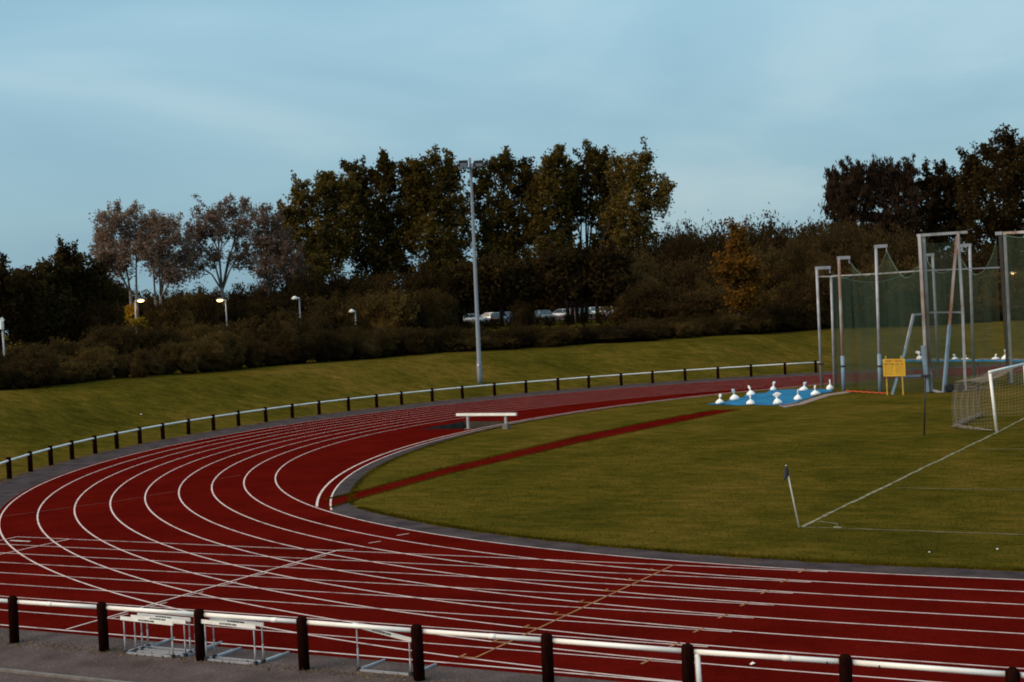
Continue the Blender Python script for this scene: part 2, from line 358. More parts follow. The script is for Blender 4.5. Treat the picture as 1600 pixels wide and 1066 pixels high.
# markings
ln = MB(); LZ = .019
def seg(a, b_, w=.05, mb=None, z=LZ):
    mb = mb or ln; a, b_ = Vector((a[0], a[1])), Vector((b_[0], b_[1])); d = (b_-a).normalized(); n = Vector((-d.y, d.x))*w/2
    mb.add([(*(a-n), z), (*(b_-n), z), (*(b_+n), z), (*(a+n), z)], [(0, 1, 2, 3)])
for k in range(9):
    wd = .025
    ln.strip(curve(rk(k)-wd, 0, 180, LZ, XS, XE, .5), curve(rk(k)+wd, 0, 180, LZ, XS, XE, .5))
    x0 = -27.7 if k == 0 else -60
    if k < 8: seg((x0, -rk(k)-.055), (-2.1, -rk(k)-.055), .042, z=.021)
    else: seg((x0, -rk(k)-.055), (-1.0, -rk(k)-.03), .06, z=.021)
seg((-2.1, -rk(8)-.03), (-12, -rk(8)-.03), .05, z=.022)
ys = np.linspace(-29.15, 29.15, 130)
ln.strip([(*steep(y, -.035), LZ) for y in ys], [(*steep(y, .045), LZ) for y in ys])
ysk = np.linspace(-29.8, 29.8, 130)
ln.strip([(*steep(y, -.42), .020) for y in ysk], [(*steep(y, -.48), .020) for y in ysk])
seg((-15.58, -46.15), (-15.58, -rk(0)), .05, z=.0235); 
seg((-25.45, -46.1), (-25.45, -rk(0)-.1), .05, z=.0235); seg((-27.68, -46.1), (-27.68, -rk(0)-.08), .05, z=.0235)
seg((-27.3, -37.1), (-26.45, -37.12), .12, z=.025)
for k in range(1, 8): seg((-15.44, -rk(k)-.02), (-15.38, -rk(k)+.44), .04, z=.0235)
seg((-15.6, -rk(0)), (-15.2, -rk(0)+.18), .04, z=.0255)
for a, b_ in (((576, 850), (595, 847)), ((620, 838), (639, 835))): seg(G(*a), G(*b_), .045, z=.0235)
struct('lane_lines', ln, M['line'])
og = MB()
seg((-5.81, -45.78), (-5.81, -rk(0)-.05), .05, og, .0255)
for k in range(1, 9):
    y = -rk(k)+.42
    seg((-5.80, y), (-6.12, y-.02), .07, og, .027); seg((-6.12, y-.05), (-6.12, y+.2), .05, og, .0285)
for (u, v) in ((1253, 894), (1225, 909.5), (1195, 927), (1163, 946), (1129, 965), (1091, 987), (1053, 1010), (1010, 1036)):
    q = G(u, v); seg((q.x-.02, q.y-.18), (q.x+.02, q.y+.2), .06, og, .0255)
struct('exchange_line', og, M['orange'])
to = MB()
pts = [G(2, 808), G(58, 801), G(115, 793), G(171, 786), G(225, 777), G(277, 768.5)]
for i in range(5):
    a, b_ = pts[i], pts[i+1]; seg(a+(b_-a)*.07, a+(b_-a)*.93, .045, to, .023)
a, b_ = G(335, 750), G(376, 743.5); seg(a, b_, .04, to, .023)
struct('faded_lane_line', to, M['thinorange'])
pl = MB(); PZ = .012
def wob(a, b_, w, mb=pl):
    n = max(2, int((Vector(b_)-Vector(a)).length/.6)); A = []; B = []; d = (Vector(b_)-Vector(a)).normalized(); nn = Vector((-d.y, d.x))
    for i in range(n+1):
        q = Vector(a)+(Vector(b_)-Vector(a))*i/n+nn*rng.uniform(-.025, .025); ww = w*rng.uniform(.7, 1.25)/2
        A.append((*(q-nn*ww), PZ)); B.append((*(q+nn*ww), PZ))
    mb.strip(A, B)
wob((-4.62, -30.42), (-4.18, -5.0), .11); wob((-4.18, -5.0), (-4.05, 38), .10)
wob((-4.6, -30.46), (26, -31.5), .055); wob((-4.1, -22.55), (20, -22.9), .045); wob((-3.7, -11.45), (12, -11.5), .05)
arc = [(-4.6+.95*math.cos(t)*1.0, -30.46+.95*math.sin(t)) for t in np.linspace(0.0, 1.45, 14)]
pl.strip([(x, y, .014) for x, y in arc], [(x+.07*math.cos(i), y+.08, .014) for i, (x, y) in enumerate(arc)])
pl.add([(-3.72, -30.52, .016), (-3.50, -30.56, .016), (-3.55, -30.28, .016), (-3.78, -30.25, .016)], [(0, 1, 2, 3)])
struct('pitch_lines', pl, M['chalk'])
kb = MB(); kb.box((0, -49.24, .02), (70, .09, .07))
struct('path_edging', kb, M['concrete'])
# water jump pit
wj = MB(); tt = np.linspace(WT0, WT1, 7)
for D in (WD0, WD1): wj.strip([(*stad(t, D), .009) for t in tt], [(*stad(t, D), -.75) for t in tt])
for t in (WT0, WT1): wj.strip([(*stad(t, D), .009) for D in (WD0, WD1)], [(*stad(t, D), -.75) for D in (WD0, WD1)])
wj.strip([(*stad(t, WD0), -.75) for t in tt], [(*stad(t, WD1), -.75) for t in tt])
struct('water_jump_pit', wj, M['pit'])
wa = MB(); wa.strip([(*stad(t, WD0+.01), -.42) for t in tt[0:]], [(*stad(t, WD1-.01), -.42) for t in tt]); struct('water', wa, M['water'])

# ------------------------------------------------------------ perimeter railings
POST_H = .955
def post_mb(base, top, r=.085):
    b = MB(); d = Vector(top)-Vector(base)
    b.tube([Vector(base)-Vector((0, 0, .1)), Vector(base)+d*.93, Vector(base)+d*.975, Vector(base)+d], [r, r, r*.86, r*.45], 10); return b
rl = thing('perimeter_railing', 'long white tube railing on dark timber posts close to the camera, hurdles standing behind it', 'railing', (-6, -47.37, 0))
nx = [-25.6, -23.15, -20.7, -18.24, -15.78, -13.30, -10.84, -8.43, -5.98, -3.48, -1.03, 1.45, 3.80, 6.2, 8.6, 11.0, 13.4]
prnd = random.Random(3)
for x in nx:
    part('post', post_mb((x, -47.37, 0), (x+.01+prnd.uniform(-.02, .02), -47.37+prnd.uniform(-.015, .015), POST_H+prnd.uniform(0, .02)), .100), M['timber'], rl, True)
rz = [.84+prnd.uniform(-.012, .012) for _ in nx]
rb = MB()
for i in range(len(nx)-1):
    a, b_ = nx[i], nx[i+1]; m_x = a+(b_-a)*prnd.uniform(.25, .8)
    rb.tube([(a+.03, -47.31, rz[i]), (b_-.03, -47.31, rz[i+1])], .042, 12)
    zc = rz[i]+(rz[i+1]-rz[i])*(m_x-a)/(b_-a)
    if i % 2 == 0: rb.tube([(m_x-.07, -47.31, zc), (m_x+.07, -47.31, zc)], .046, 12)
part('rail', rb, M['rail'], rl, True)
st_ = MB(); st_.tube([(-.86, -47.31, -.05), (-.88, -47.31, .80)], .045, 12)
part('support_tube', st_, M['rail'], rl, True)
for x in (1.18, 1.95): bd = MB(); bd.tube([(x, -47.31, .832), (x+.02, -47.31, .832)], .0455, 12); part('joint_band', bd, M['dark'], rl)

fr = thing('perimeter_railing', 'curved white tube railing on dark posts along the foot of the grass bank', 'railing', (-49, 0, 0))
fu = [(-80, 0), (-48, 0), (-17, 0), (15, 749), (48, 740), (80, 730), (113, 719), (149, 708), (183, 701), (219, 695), (255, 690), (295, 681), (334, 674), (373, 667), (416, 660), (457, 654), (499, 648), (545, 643), (589, 639), (628, 634), (676, 629), (723, 624), (773, 617), (822, 612), (872, 608), (920, 604), (971, 602), (1020, 600), (1071, 597), (1122, 593), (1174, 589), (1227, 585), (1275, 583)]
RRK = [(30, 49.6), (50, 49.5), (62, 49.9), (72, 49.9), (82, 49.7), (92, 49.2), (105, 48.7), (120, 48.35), (150, 48.2)]
fp = []
for u, v in fu:
    if not v: v = 749-(u-15)*.30
    d = ray(u, v); d2 = Vector((d.x, d.y)).normalized(); s = 60.0
    while s < 130:                                       # march until past the railing radius on the far side
        x, y = CX+d2.x*s, CY+d2.y*s; D, th = DT(x, y)
        if s > 62 and D > lerp_keys(th, RRK) and x < -20 and (y > -30 or D < 60) and (math.hypot(x, y) - math.hypot(x-d2.x*.2, y-d2.y*.2)) > 0: break
        s += .1
    fp.append((x, y))
for x, y in fp:
    part('post', post_mb((x, y, 0), (x+prnd.uniform(-.02, .02), y+prnd.uniform(-.02, .02), .955+prnd.uniform(-.02, .02)), .112), M['timber'], fr, True)
rb = MB(); rb.tube([(x, y, .81) for x, y in fp], .046, 10)
ex = Vector(fp[-1])+(Vector(fp[-1])-Vector(fp[-2]))*.18; rb.tube([(fp[-1][0], fp[-1][1], .81), (ex.x, ex.y, .81)], .046, 10)
part('rail', rb, M['rail'], fr, True)

# ------------------------------------------------------------ hurdles
def text_mesh(s, size, m, name, extr=.0015, align='CENTER'):
    cu = bpy.data.curves.new(name, 'FONT'); cu.body = s; cu.size = size; cu.extrude = extr; cu.offset = .0022; cu.align_x = align; cu.align_y = 'CENTER'; cu.resolution_u = 3
    o = bpy.data.objects.new(name, cu); col.objects.link(o)
    bpy.context.view_layer.update()
    me = bpy.data.meshes.new_from_object(o.evaluated_get(bpy.context.evaluated_depsgraph_get())); bpy.data.objects.remove(o); bpy.data.curves.remove(cu)
    me.materials.clear(); me.materials.append(m); me.name = name; return me
HT = text_mesh('GLOUCESTER PARK', .046, M['blacktext'], 'lettering')
def hurdle(x0, x1, y, hl, hr, label, depth=.75, skew=0.0):
    t = thing('hurdle', label, 'hurdle', ((x0+x1)/2, y, 0), 'training hurdles standing along the near railing')
    xl, xr = x0+.03, x1-.03
    a, b_ = Vector((xl-.03, y-.02, hl)), Vector((xr+.03, y-.02, hr)); d = (b_-a).normalized(); up = Vector((-d.z, 0, d.x))
    rot = Matrix((d, Vector((0, 1, 0)), up)).transposed()
    bmb = MB(); bmb.box((a+b_)/2, ((b_-a).length+.06, .018, .072), rot); bo = part('board', bmb, M['white'], t)
    lt = bpy.data.objects.new('lettering', HT); col.objects.link(lt); lt.parent = bo
    mid = (a+b_)/2-Vector(t.location); lt.matrix_local = Matrix.Translation(mid+Vector((0, -.0105, 0))) @ rot.to_4x4() @ Matrix.Rotation(math.radians(90), 4, 'X')
    for xx, hh in ((xl, hl), (xr, hr)):
        u = MB(); u.tube([(xx, y, .03), (xx, y, hh+.02)], .0125, 8); u.tube([(xx, y, .03), (xx, y, hh*.5)], .017, 8); part('upright', u, M['galv'], t, True)
        f = MB(); f.beam((xx, y, .028), (xx+skew, y+depth, .028), .042, .04); part('foot', f, M['galv'], t)
    bb = MB(); bb.beam((xl, y, .024), (xr, y, .024), .042, .038); part('base_bar', bb, M['galv'], t)
    for xx in (xl, xr): wt = MB(); wt.box((xx, y, .045), (.055, .07, .06)); part('hinge_block', wt, M['dark'], t)
    return t
hurdle(-12.72, -11.45, -47.42, .70, .67, 'front hurdle of the left stack of four, its board the lowest in the stack')
hurdle(-12.60, -11.28, -47.26, .70, .675, 'second hurdle from the front in the left stack of four')
hurdle(-12.58, -11.30, -47.10, .705, .685, 'third hurdle from the front in the left stack of four')
hurdle(-12.62, -11.34, -46.90, .745, .735, 'rearmost hurdle of the left stack of four, its board peeping over the rail')
hurdle(-10.72, -9.50, -47.38, .745, .715, 'front hurdle of the pair standing just right of a dark timber post')
hurdle(-10.68, -9.46, -47.20, .75, .725, 'rear hurdle of the pair standing just right of a dark timber post')
hurdle(-7.42, -6.26, -47.16, .83, .645, 'single hurdle with its board sloping down to the right', skew=.05)

# ------------------------------------------------------------ water jump barrier
bt = thing('steeplechase_barrier', 'white steeplechase beam on two grey legs at the edge of the water jump pit', 'barrier', (-31.5, -.5, 0))
zt = .77; by = -2.25
b1, b2 = Vector((-32.45, by+.1, zt)), Vector((-28.72, by-.1, zt))
bm_ = MB(); bm_.beam(b1, b2, .13, .135); part('beam', bm_, M['white'], bt)
for x, zb_ in ((-31.72, .0), (-29.42, .25)):
    lg = MB(); lg.beam((x, by, zb_), (x, by, zt-.088), .11, .11); part('leg', lg, M['galv'], bt)
    ft = MB(); ft.box((x, by, zb_/2-.02), (.30, .30, zb_+.12)); part('leg_shoe', ft, M['concrete'], bt)

# ------------------------------------------------------------ tarpaulins and sacks
def tarp(name, label, outline, org, h=.05, edge=None):
    """a loose sheet: triangulated outline with ripples"""
    c = Vector((sum(q[0] for q in outline)/len(outline), sum(q[1] for q in outline)/len(outline)))
    b = MB(); rings = 7; n = len(outline); rr = random.Random(9)
    for j in range(rings+1):
        f = 1-j/rings
        for i, q in enumerate(outline):
            x = c.x+(q[0]-c.x)*f; y = c.y+(q[1]-c.y)*f
            z = .022 + (h*(.35+.65*rr.random()) if j else 0)+.05*math.sin(x*2.1+y*.7)*math.sin(y*1.7)*(1 if j else 0) + (.03 if j else 0)
            b.v.append((x, y, max(z, .022)))
    for j in range(rings):
        for i in range(n):
            b.f.append((j*n+i, j*n+(i+1) % n, (j+1)*n+(i+1) % n, (j+1)*n+i))
    return solo(name, label, 'tarpaulin', b, M['tarp'], (c.x, c.y, 0), smooth=True)
def sub(pts, k=4):
    o = []
    for i in range(len(pts)):
        a, b_ = Vector(pts[i][:2]), Vector(pts[(i+1) % len(pts)][:2])
        for j in range(k): o.append(tuple(a+(b_-a)*j/k))
    return o
outl = [G(*q) for q in ((1151, 634), (1118, 632), (1140, 629), (1137, 625), (1165, 624), (1163, 618), (1196, 615), (1203, 611), (1240, 609), (1297, 609.5), (1302, 612), (1285, 615), (1266, 622), (1246, 629), (1219, 634), (1185, 633.5))]
tarp('tarpaulin', 'bright blue tarpaulin over the sandpit, held down by ten white sacks', sub(outl, 3), None)
fl = MB()
q = [G(*c) for c in ((1104, 632.5), (1122, 630.5), (1140, 631.5), (1128, 633))]
solo('tarpaulin', 'small loose blue flap of sheet lying on the grass at the runway end', 'tarpaulin', MB().add([(a.x, a.y, .03+.03*(i % 2)) for i, a in enumerate(q)]+[(a.x, a.y, .018) for a in q], [(0, 1, 2, 3), (4, 7, 6, 5), (0, 4, 5, 1), (1, 5, 6, 2), (2, 6, 7, 3), (3, 7, 4, 0)]), M['tarp'], (q[0].x, q[0].y, 0))
eb = MB()
ep = [G(*c) for c in ((1219, 635.5), (1248, 630.5), (1268, 624), (1290, 617), (1322, 612.5))]
A = [(a.x-.1, a.y+.1, .03) for a in ep]; B = [(a.x+.5, a.y-.75, .012) for a in ep]
eb.strip(A, B); eb.beam((ep[0].x, ep[0].y, .04), (ep[1].x, ep[1].y, .04), .12, .08)
solo('pit_edging', 'pale worn strip of boards along the near edge of the blue sandpit sheet', 'edging', eb, M['edging'], (ep[0].x, ep[0].y, 0))
def sack_mesh(seed):
    rr = random.Random(seed); b = MB(); n = 14
    lean = rr.uniform(-.22, .22); tw = rr.uniform(.6, 1.5); kn = rr.uniform(.65, 1.35); ns = rr.uniform(.5, 1.3)
    prof = [(0, 0), (.30, 0), (.37, .06), (.36, .15), (.27, .25), (.15, .33), (.06, .39), (.05*ns, .44), (.09*kn, .50), (.15*kn, .58), (.17*kn*ns, .66), (.10*kn, .72), (0, .71)]
    for i, (r, z) in enumerate(prof):
        for k in range(n):
            t = 2*math.pi*k/n; wv = 1+.15*math.sin(t*2+seed*1.7+i*.5)+.10*math.sin(t*3+seed+i*.9)+.06*math.sin(t*5+i)
            fx = tw if z > .45 else 1; fy = .45 if z > .47 else 1
            off = lean*max(0, z-.3)*3
            b.v.append((r*wv*math.cos(t)*fx+off, r*wv*math.sin(t)*fy, z*(1+.07*math.sin(t*2+seed)) if z > .45 else z))
    for i in range(len(prof)-1):
        for k in range(n): b.f.append((i*n+k, i*n+(k+1) % n, (i+1)*n+(k+1) % n, (i+1)*n+k))
    return b.mesh('sack', M['bag'], smooth=True)
sk_m = [sack_mesh(i) for i in range(10)]
sacks = [(1125, 632, 'white tied sack furthest left, on the grass end of the blue sheet'), (1148, 626.5, 'white sack with twisted neck, second from the left at the blue sheet'), (1174, 619.5, 'white sack at the back left corner of the blue sheet, right behind another'), (1208, 612, 'white sack on the far edge of the blue sheet, against the red track'), (1173, 633.5, 'white sack on the near left edge of the blue sheet, by the red runway'), (1215, 633, 'white sack at the middle of the near edge of the blue sheet'), (1247, 626.5, 'white sack with a pointed top on the near right edge of the blue sheet'), (1274, 619, 'slim necked white sack close in front of the first cage post'), (1256, 612, 'tall white sack with a pointed top on the far edge of the blue sheet'), (1297, 610.5, 'white sack with a square top at the right end of the sheet, beside the net')]
for i, (u, v, lb) in enumerate(sacks):
    q = G(u, v); o = link('sandbag', sk_m[i], None, (q.x, q.y, .05)); o.rotation_euler = (0, .05*((i*7) % 5-2), i*1.3); o.scale = (.58+.08*(i % 3), .60+.07*((i*2) % 3), .74+.05*((i*3) % 4))
    o['label'] = lb; o['category'] = 'sack'; o['group'] = 'white sacks weighing down the sandpit sheet'
# far covered pit beyond the back straight
f0, f1 = Vector((-25.6, 56.4, 0)), Vector((-6.5, 46.9, 0)); dv = (f1-f0).normalized(); nv = Vector((-dv.y, dv.x, 0))
b = MB(); n = 40; top = []; bot = []; bk = []; bkb = []
for i in range(n+1):
    c = f0+(f1-f0)*i/n; hh = .15+.03*math.sin(i*1.3)+.02*math.sin(i*2.9) - (.08 if i in (0, n) else 0)
    top.append((*(c+nv*.15)[:2], hh)); bot.append((*(c-nv*.1)[:2], .03)); bk.append((*(c+nv*1.0)[:2], hh+.02)); bkb.append((*(c+nv*1.2)[:2], .03))
b.strip(bot, top); b.strip(top, bk); b.strip(bk, bkb)
solo('tarpaulin', 'long blue sheet over the far pit beyond the back straight, behind the cage', 'tarpaulin', b, M['tarp'], (f0.x, f0.y, 0))
b = MB()
for i in range(6, n-1, 1): b.beam((top[i][0]+nv.x*.2, top[i][1]+nv.y*.2, top[i][2]+.03), (top[i+1][0]+nv.x*.2, top[i+1][1]+nv.y*.2, top[i+1][2]+.03), .14, .08)
solo('timber_batten', 'thin pale batten weighing down the far blue sheet behind the cage', 'batten', b, M['edging'], (f0.x, f0.y, 0))
for i, (u, lb) in enumerate(((1431, 'lone white sack on the far sheet, seen left of the tall gate leg'), (1486, 'slumped white sack on the far sheet, seen between the gate legs'), (1502, 'flat white sack on the far sheet, seen just behind the right gate leg'), (1549, 'low white sack on the far sheet, seen just left of the tallest sack there'), (1565, 'tall knotted white sack on the far sheet beside the dark right hand posts'))):
    d = ray(u, 560); k = ((f0.x-CX)*dv.y-(f0.y-CY)*dv.x)/(d.x*dv.y-d.y*dv.x)
    o = link('sandbag', sk_m[(i*2+1) % 10], None, (CX+d.x*k+nv.x*.5, CY+d.y*k+nv.y*.5, .15)); o.scale = (.8, .8, [.95, .6, .5, .6, 1.05][i]); o.rotation_euler.z = i
    o['label'] = lb; o['category'] = 'sack'; o['group'] = 'white sacks on the far blue sheet'

# ------------------------------------------------------------ throwing cage
cg = thing('throwing_cage', 'tall green netted throwing cage of hooked steel posts and gates', 'throwing cage', (-15, 23, 0))
def top_of(u_b, v_b, u_t, v_t):
    q = G(u_b, v_b); d = math.hypot(q.x-CX, q.y-CY); return q, P(u_t, v_t, d)
cen = Vector((-15.2, 25.4, 0))
tops = []
# three near hooked posts, two rear hooked posts seen through the net
for (ub, vb, ut, vt, m, arm, padh) in ((1284, 606, 1276, 418, 'galv', 21, 0), (1318.5, 611, 1310.5, 402, 'rust', 17, 2.2), (1375.5, 612, 1368.5, 384, 'galv', 17, 2.3), (1467, 592, 1457, 397, 'galv', -9, 0), (1522, 600, 1515, 382, 'galv', -13, 0)):
    q, t = top_of(ub, vb, ut, vt); a = MB()
    a.tube([q, (t.x, t.y, t.z)], .092, 10); part('post', a, M['rust' if m == 'rust' else 'galv'], cg, True)
    dd = (RT*(1 if arm > 0 else -1)); dd = Vector((dd.x, dd.y, 0)).normalized()
    ln_ = abs(arm)*math.hypot(t.x-CX, t.y-CY)/FPX; e = Vector(t)+dd*ln_
    a = MB(); a.beam(Vector(t)+Vector((0, 0, -.05))-dd*.1, e+Vector((0, 0, -.05)), .16, .2); a.tube([e-dd*.05, e-dd*.05+Vector((0, 0, -.42))], .035, 6); part('hook_arm', a, M['galv'], cg)
    if padh:
        a = MB(); a.tube([q, q+(t-q)*(padh/t.z)], .125, 10); part('post_pad', a, M['bluepaint'], cg, True)
    tops.append((q, t, e))
    if ub < 1400:
        a = MB(); m_ = q+(t-q)*(1.55/t.z); a.tube([m_-Vector((0, 0, .06)), m_+Vector((0, 0, .06))], .14, 10); a.box(m_+Vector((.16, 0, 0)), (.12, .1, .1)); part('clamp', a, M['dark'], cg)
# inner low frame with cross beam
q, t = top_of(1304, 606, 1298.5, 431)
a = MB(); a.tube([q, t], .085, 10); part('post', a, M['galv'], cg, True)
L0 = P(1276.5, 432.5, 97.7); L1 = P(1600, 416, 92.0); L2 = P(1562, 418, 93.5)
a = MB(); a.beam(L0, P(1300, 432, 96), .07); a.beam(P(1299, 431.5, 96), P(1370, 428, 94), .085); a.beam(P(1370, 428, 94), P(1440, 423.2, 92), .085); a.beam(P(1440, 423.2, 92), L2, .08); part('cross_beam', a, M['galv'], cg)
# left gate
def bar(name, p0, p1, w_, m): a = MB(); a.beam(p0, p1, w_); return part(name, a, M[m], cg)
g0 = G(1449, 614); dg = math.hypot(g0.x-CX, g0.y-CY)
def gp(u, v, dd=0): return P(u, v, dg+dd)
bar('gate_post', gp(1449, 613), gp(1436.5, 366), .17, 'rust'); bar('gate_post', gp(1455.5, 612, .3), gp(1443, 366, .3), .16, 'rust')
a = MB(); a.beam(gp(1449.3, 612, -.02), gp(1441.5, 540, -.02), .225); part('post_pad', a, M['bluepaint'], cg)
bar('gate_bar', gp(1433, 368.2), gp(1511, 362.8, 1), .16, 'rust')
bar('gate_leg', gp(1497, 364, .8), gp(1504, 480, .8), .15, 'rust'); bar('gate_leg', gp(1504, 480, .8), gp(1508.5, 610, .8), .15, 'galv')
bar('brace', gp(1495, 370, .4), gp(1483.5, 508, .4), .16, 'rustier'); bar('brace', gp(1483.5, 508, .4), gp(1474.5, 613, 0), .16, 'bluepaint')
bar('gate_bar', gp(1446, 488.5, .3), gp(1504, 488, .8), .10, 'galv')
bar('base_bar', gp(1450.5, 608, .3), gp(1474, 614.5, 0), .13, 'galv'); bar('base_bar', gp(1474, 614, 0), gp(1508, 611, .8), .13, 'galv'); bar('base_bar', gp(1508, 611, .8), gp(1572, 605, 3.5), .09, 'edging')
bar('base_bar', gp(1495, 604.5, 2.6), gp(1572, 606, 3.5), .08, 'edging')
bar('stay', gp(1427, 492, -.6), gp(1415, 545, -.9), .13, 'galv'); bar('stay', gp(1415, 545, -.9), gp(1394, 616.5, -1.0), .13, 'bluepaint'); bar('stay', gp(1426, 492, -.6), gp(1440, 491, 0), .12, 'galv')
bar('stay', gp(1405, 588.5, -1), gp(1443, 587, 0), .12, 'bluepaint')
a = MB(); m_ = gp(1446.5, 587.5, -.1); a.box(m_, (.5, .3, .16)); part('clamp', a, M['dark'], cg)
# wheels of the gate
for u, v in ((1483.5, 613), (1501, 612)):
    c = gp(u, v, -.15); c.z = .27; ax = Vector((FW.x, FW.y, 0)).normalized(); wr = Matrix((ax.cross(Vector((0, 0, 1))), Vector((0, 0, 1)), ax)).transposed()
    a = MB(); n = 20
    for s_, r_ in ((-.06, .17), (-.06, .24), (-.04, .27), (.04, .27), (.06, .24), (.06, .17)):
        for k in range(n): a.v.append(tuple(c+wr @ Vector((r_*math.cos(6.2832*k/n), r_*math.sin(6.2832*k/n), s_))))
    for i in range(5):
        for k in range(n): a.f.append((i*n+k, i*n+(k+1) % n, (i+1)*n+(k+1) % n, (i+1)*n+k))
    wh = part('wheel', a, M['black'], cg, True)
    a = MB(); a.tube([c-ax*.04, c+ax*.04], .17, 14); ro = part('rim', a, M['dark'], wh)
# right gate, cut by the picture edge
r0 = G(1575, 601); dr = math.hypot(r0.x-CX, r0.y-CY)
bar('gate_post', P(1576, 600, dr), P(1562.5, 366, dr), .17, 'dark'); bar('gate_post', P(1581, 598, dr-.3), P(1570, 366, dr-.3), .16, 'galv')
bar('gate_bar', P(1555, 365.2, dr), P(1566, 364.5, dr), .2, 'galv'); bar('gate_bar', P(1568, 364.2, dr), P(1646, 360.5, dr-2), .15, 'rust')
bar('gate_leg', P(1640, 361, dr-2), P(1652, 596, dr-2), .15, 'rust'); bar('gate_bar', P(1577, 480, dr-.3), P(1645, 478, dr-2), .08, 'dark')
# net panels, hung from the hooks with sagging tops and loose folds
def net_panel(p0, p1, z0, z1, sag, name='net', wob_=.14, rope=True, nseg=16):
    b = MB(); nz = 8; p0, p1 = Vector((p0[0], p0[1], 0)), Vector((p1[0], p1[1], 0)); nn = Vector((-(p1-p0).y, (p1-p0).x, 0)).normalized(); rr = random.Random(int(abs(p0.x*37+p1.y*11)))
    ph = rr.uniform(0, 6); tp = []
    for i in range(nseg+1):
        t = i/nseg; zt = z0+(z1-z0)*t-sag*4*t*(1-t)
        for j in range(nz+1):
            z = .03+(zt-.03)*j/nz; off = wob_*(math.sin(t*9+ph)+.6*math.sin(t*23+ph*2))*(1-j/nz*.8)
            c = p0+(p1-p0)*t+nn*off; b.v.append((c.x, c.y, z))
            if j == nz: tp.append((c.x, c.y, z))
    for i in range(nseg):
        for j in range(nz): a_ = i*(nz+1)+j; b.f.append((a_, a_+nz+1, a_+nz+2, a_+1))
    n_ = part(name, b, M['green_net'], cg, True)
    if rope: r_ = MB(); r_.tube(tp, .022, 5); part('border_rope', r_, M['greencord'], n_)
e = [x[2] for x in tops]; low = P(1300, 432, 96)
net_panel(tops[0][1]+Vector((.9, .4, 0)), e[1], low.z, low.z-.1, .12, nseg=8)                 # narrow inner left panel
net_panel(e[1], e[2], e[1].z-.35, e[2].z-.35, 1.15)
net_panel(e[2], gp(1437, 400), e[2].z-.35, e[2].z-1.2, 1.25)
net_panel(gp(1443, 480), gp(1500, 480, .8), 8.9, 8.9, .1, rope=False, nseg=8)
net_panel(tops[0][2], tops[3][2], tops[0][1].z-.4, tops[3][1].z-.4, 1.0)
net_panel(tops[3][2], tops[4][2], tops[3][1].z-.4, tops[4][1].z-.4, 1.1)
net_panel(tops[4][2], P(1562, 480, dr), tops[4][1].z-.9, 8.9, 1.5)
net_panel(P(1571, 480, dr-.3), P(1645, 480, dr-2), 9.2, 9.2, .3, nseg=10)
oc = MB(); q0, q1 = G(1322, 612.2), G(1386, 616); rr = random.Random(2)
oc.tube([(*(q0+(q1-q0)*t)[:2], .05+.02*math.sin(t*40)) for t in np.linspace(0, 1, 30)], .028, 6)
solo('rope', 'orange rope lying along the foot of the green cage net', 'rope', oc, M['orangecord'], tuple(q0))

# ------------------------------------------------------------ yellow notice board
sg = thing('notice_board', 'yellow warning notice on two yellow posts in front of the throwing cage', 'sign', tuple(G(1398, 618)))
pA, pB = G(1386.5, 617), G(1411.5, 619.5); dA, dB = 88.2, 87.7; pA, pB = P(1386.5, 617, dA), P(1411.5, 619.5, dB); pA.z = pB.z = 0
for q, ut, vt, dd in ((pA, 1384, 556.5, dA), (pB, 1408, 556, dB)):
    a = MB(); a.beam(q, P(ut, vt, dd), .075); part('post', a, M['yellowpost'], sg)
c0, c1, c2, c3 = P(1379.5, 561.5, dA-.13), P(1414, 559.8, dB-.07-.06), P(1414.8, 588.3, dB-.07-.06), P(1380.6, 588.6, dA-.13)
ux = (c1-c0); wd_ = ux.length; ux.z = 0; ux.normalize(); ht_ = (c0.z-c3.z); nrm = ux.cross(Vector((0, 0, 1))).normalized()
if nrm.dot(FW) > 0: nrm = -nrm
cc = (c0+c1+c2+c3)/4; rot = Matrix((ux, -nrm, Vector((0, 0, 1)))).transposed()
a = MB(); a.box(cc, (wd_, .03, ht_), rot); bo = part('board', a, M['yellow'], sg)
def board_text(txt, size, m, dx, dz, nm='lettering', sx=1):
    me = text_mesh(txt, size, M[m], nm); o = bpy.data.objects.new(nm, me); col.objects.link(o); o.parent = bo
    X = -nrm.cross(Vector((0, 0, 1))) ; X = ux if X.dot(RT) > 0 or True else X
    Rm = Matrix((ux*sx, Vector((0, 0, 1)), nrm)).transposed().to_4x4()
    o.matrix_local = Matrix.Translation(cc-Vector(sg.location)+nrm*.019+ux*dx+Vector((0, 0, dz))) @ Rm
def marks(words, h, m, x0, z, cw):
    """a line of small unreadable letter marks"""
    b = MB(); rr = random.Random(int(z*1000)); x = x0
    zv = Vector((0, 0, 1)); rot_ = Matrix((ux, zv, nrm)).transposed()
    for n_ in words:
        for _ in range(n_):
            c = cc+nrm*.018+ux*(x+cw*.4)+zv*z; st = cw*.2
            b.box(c-ux*cw*.28, (st, h, .004), rot_)
            if rr.random() < .6: b.box(c+ux*cw*.2, (st*.9, h, .004), rot_)
            for q in (.42, 0, -.42):
                if rr.random() < .5: b.box(c+zv*h*q, (cw*.5, h*.16, .0035), rot_)
            x += cw
        x += cw
    part('lettering', b, M[m], bo)
marks((7, 1, 8), .13, 'redtext', -wd_*.40, ht_*.38, wd_*.80/18)
marks((10, 4, 3), .105, 'blacktext', -wd_*.44, ht_*.21, wd_*.88/19)
for j in range(6):
    marks((3, 6, 4) if j % 2 else (5, 2, 5), .045, 'faint', -wd_*.42, ht_*(.09-.095*j), wd_*.36/14)
    marks((6, 3, 4) if j % 2 else (4, 8), .045, 'faint', wd_*.06, ht_*(.10-.095*j), wd_*.36/14)

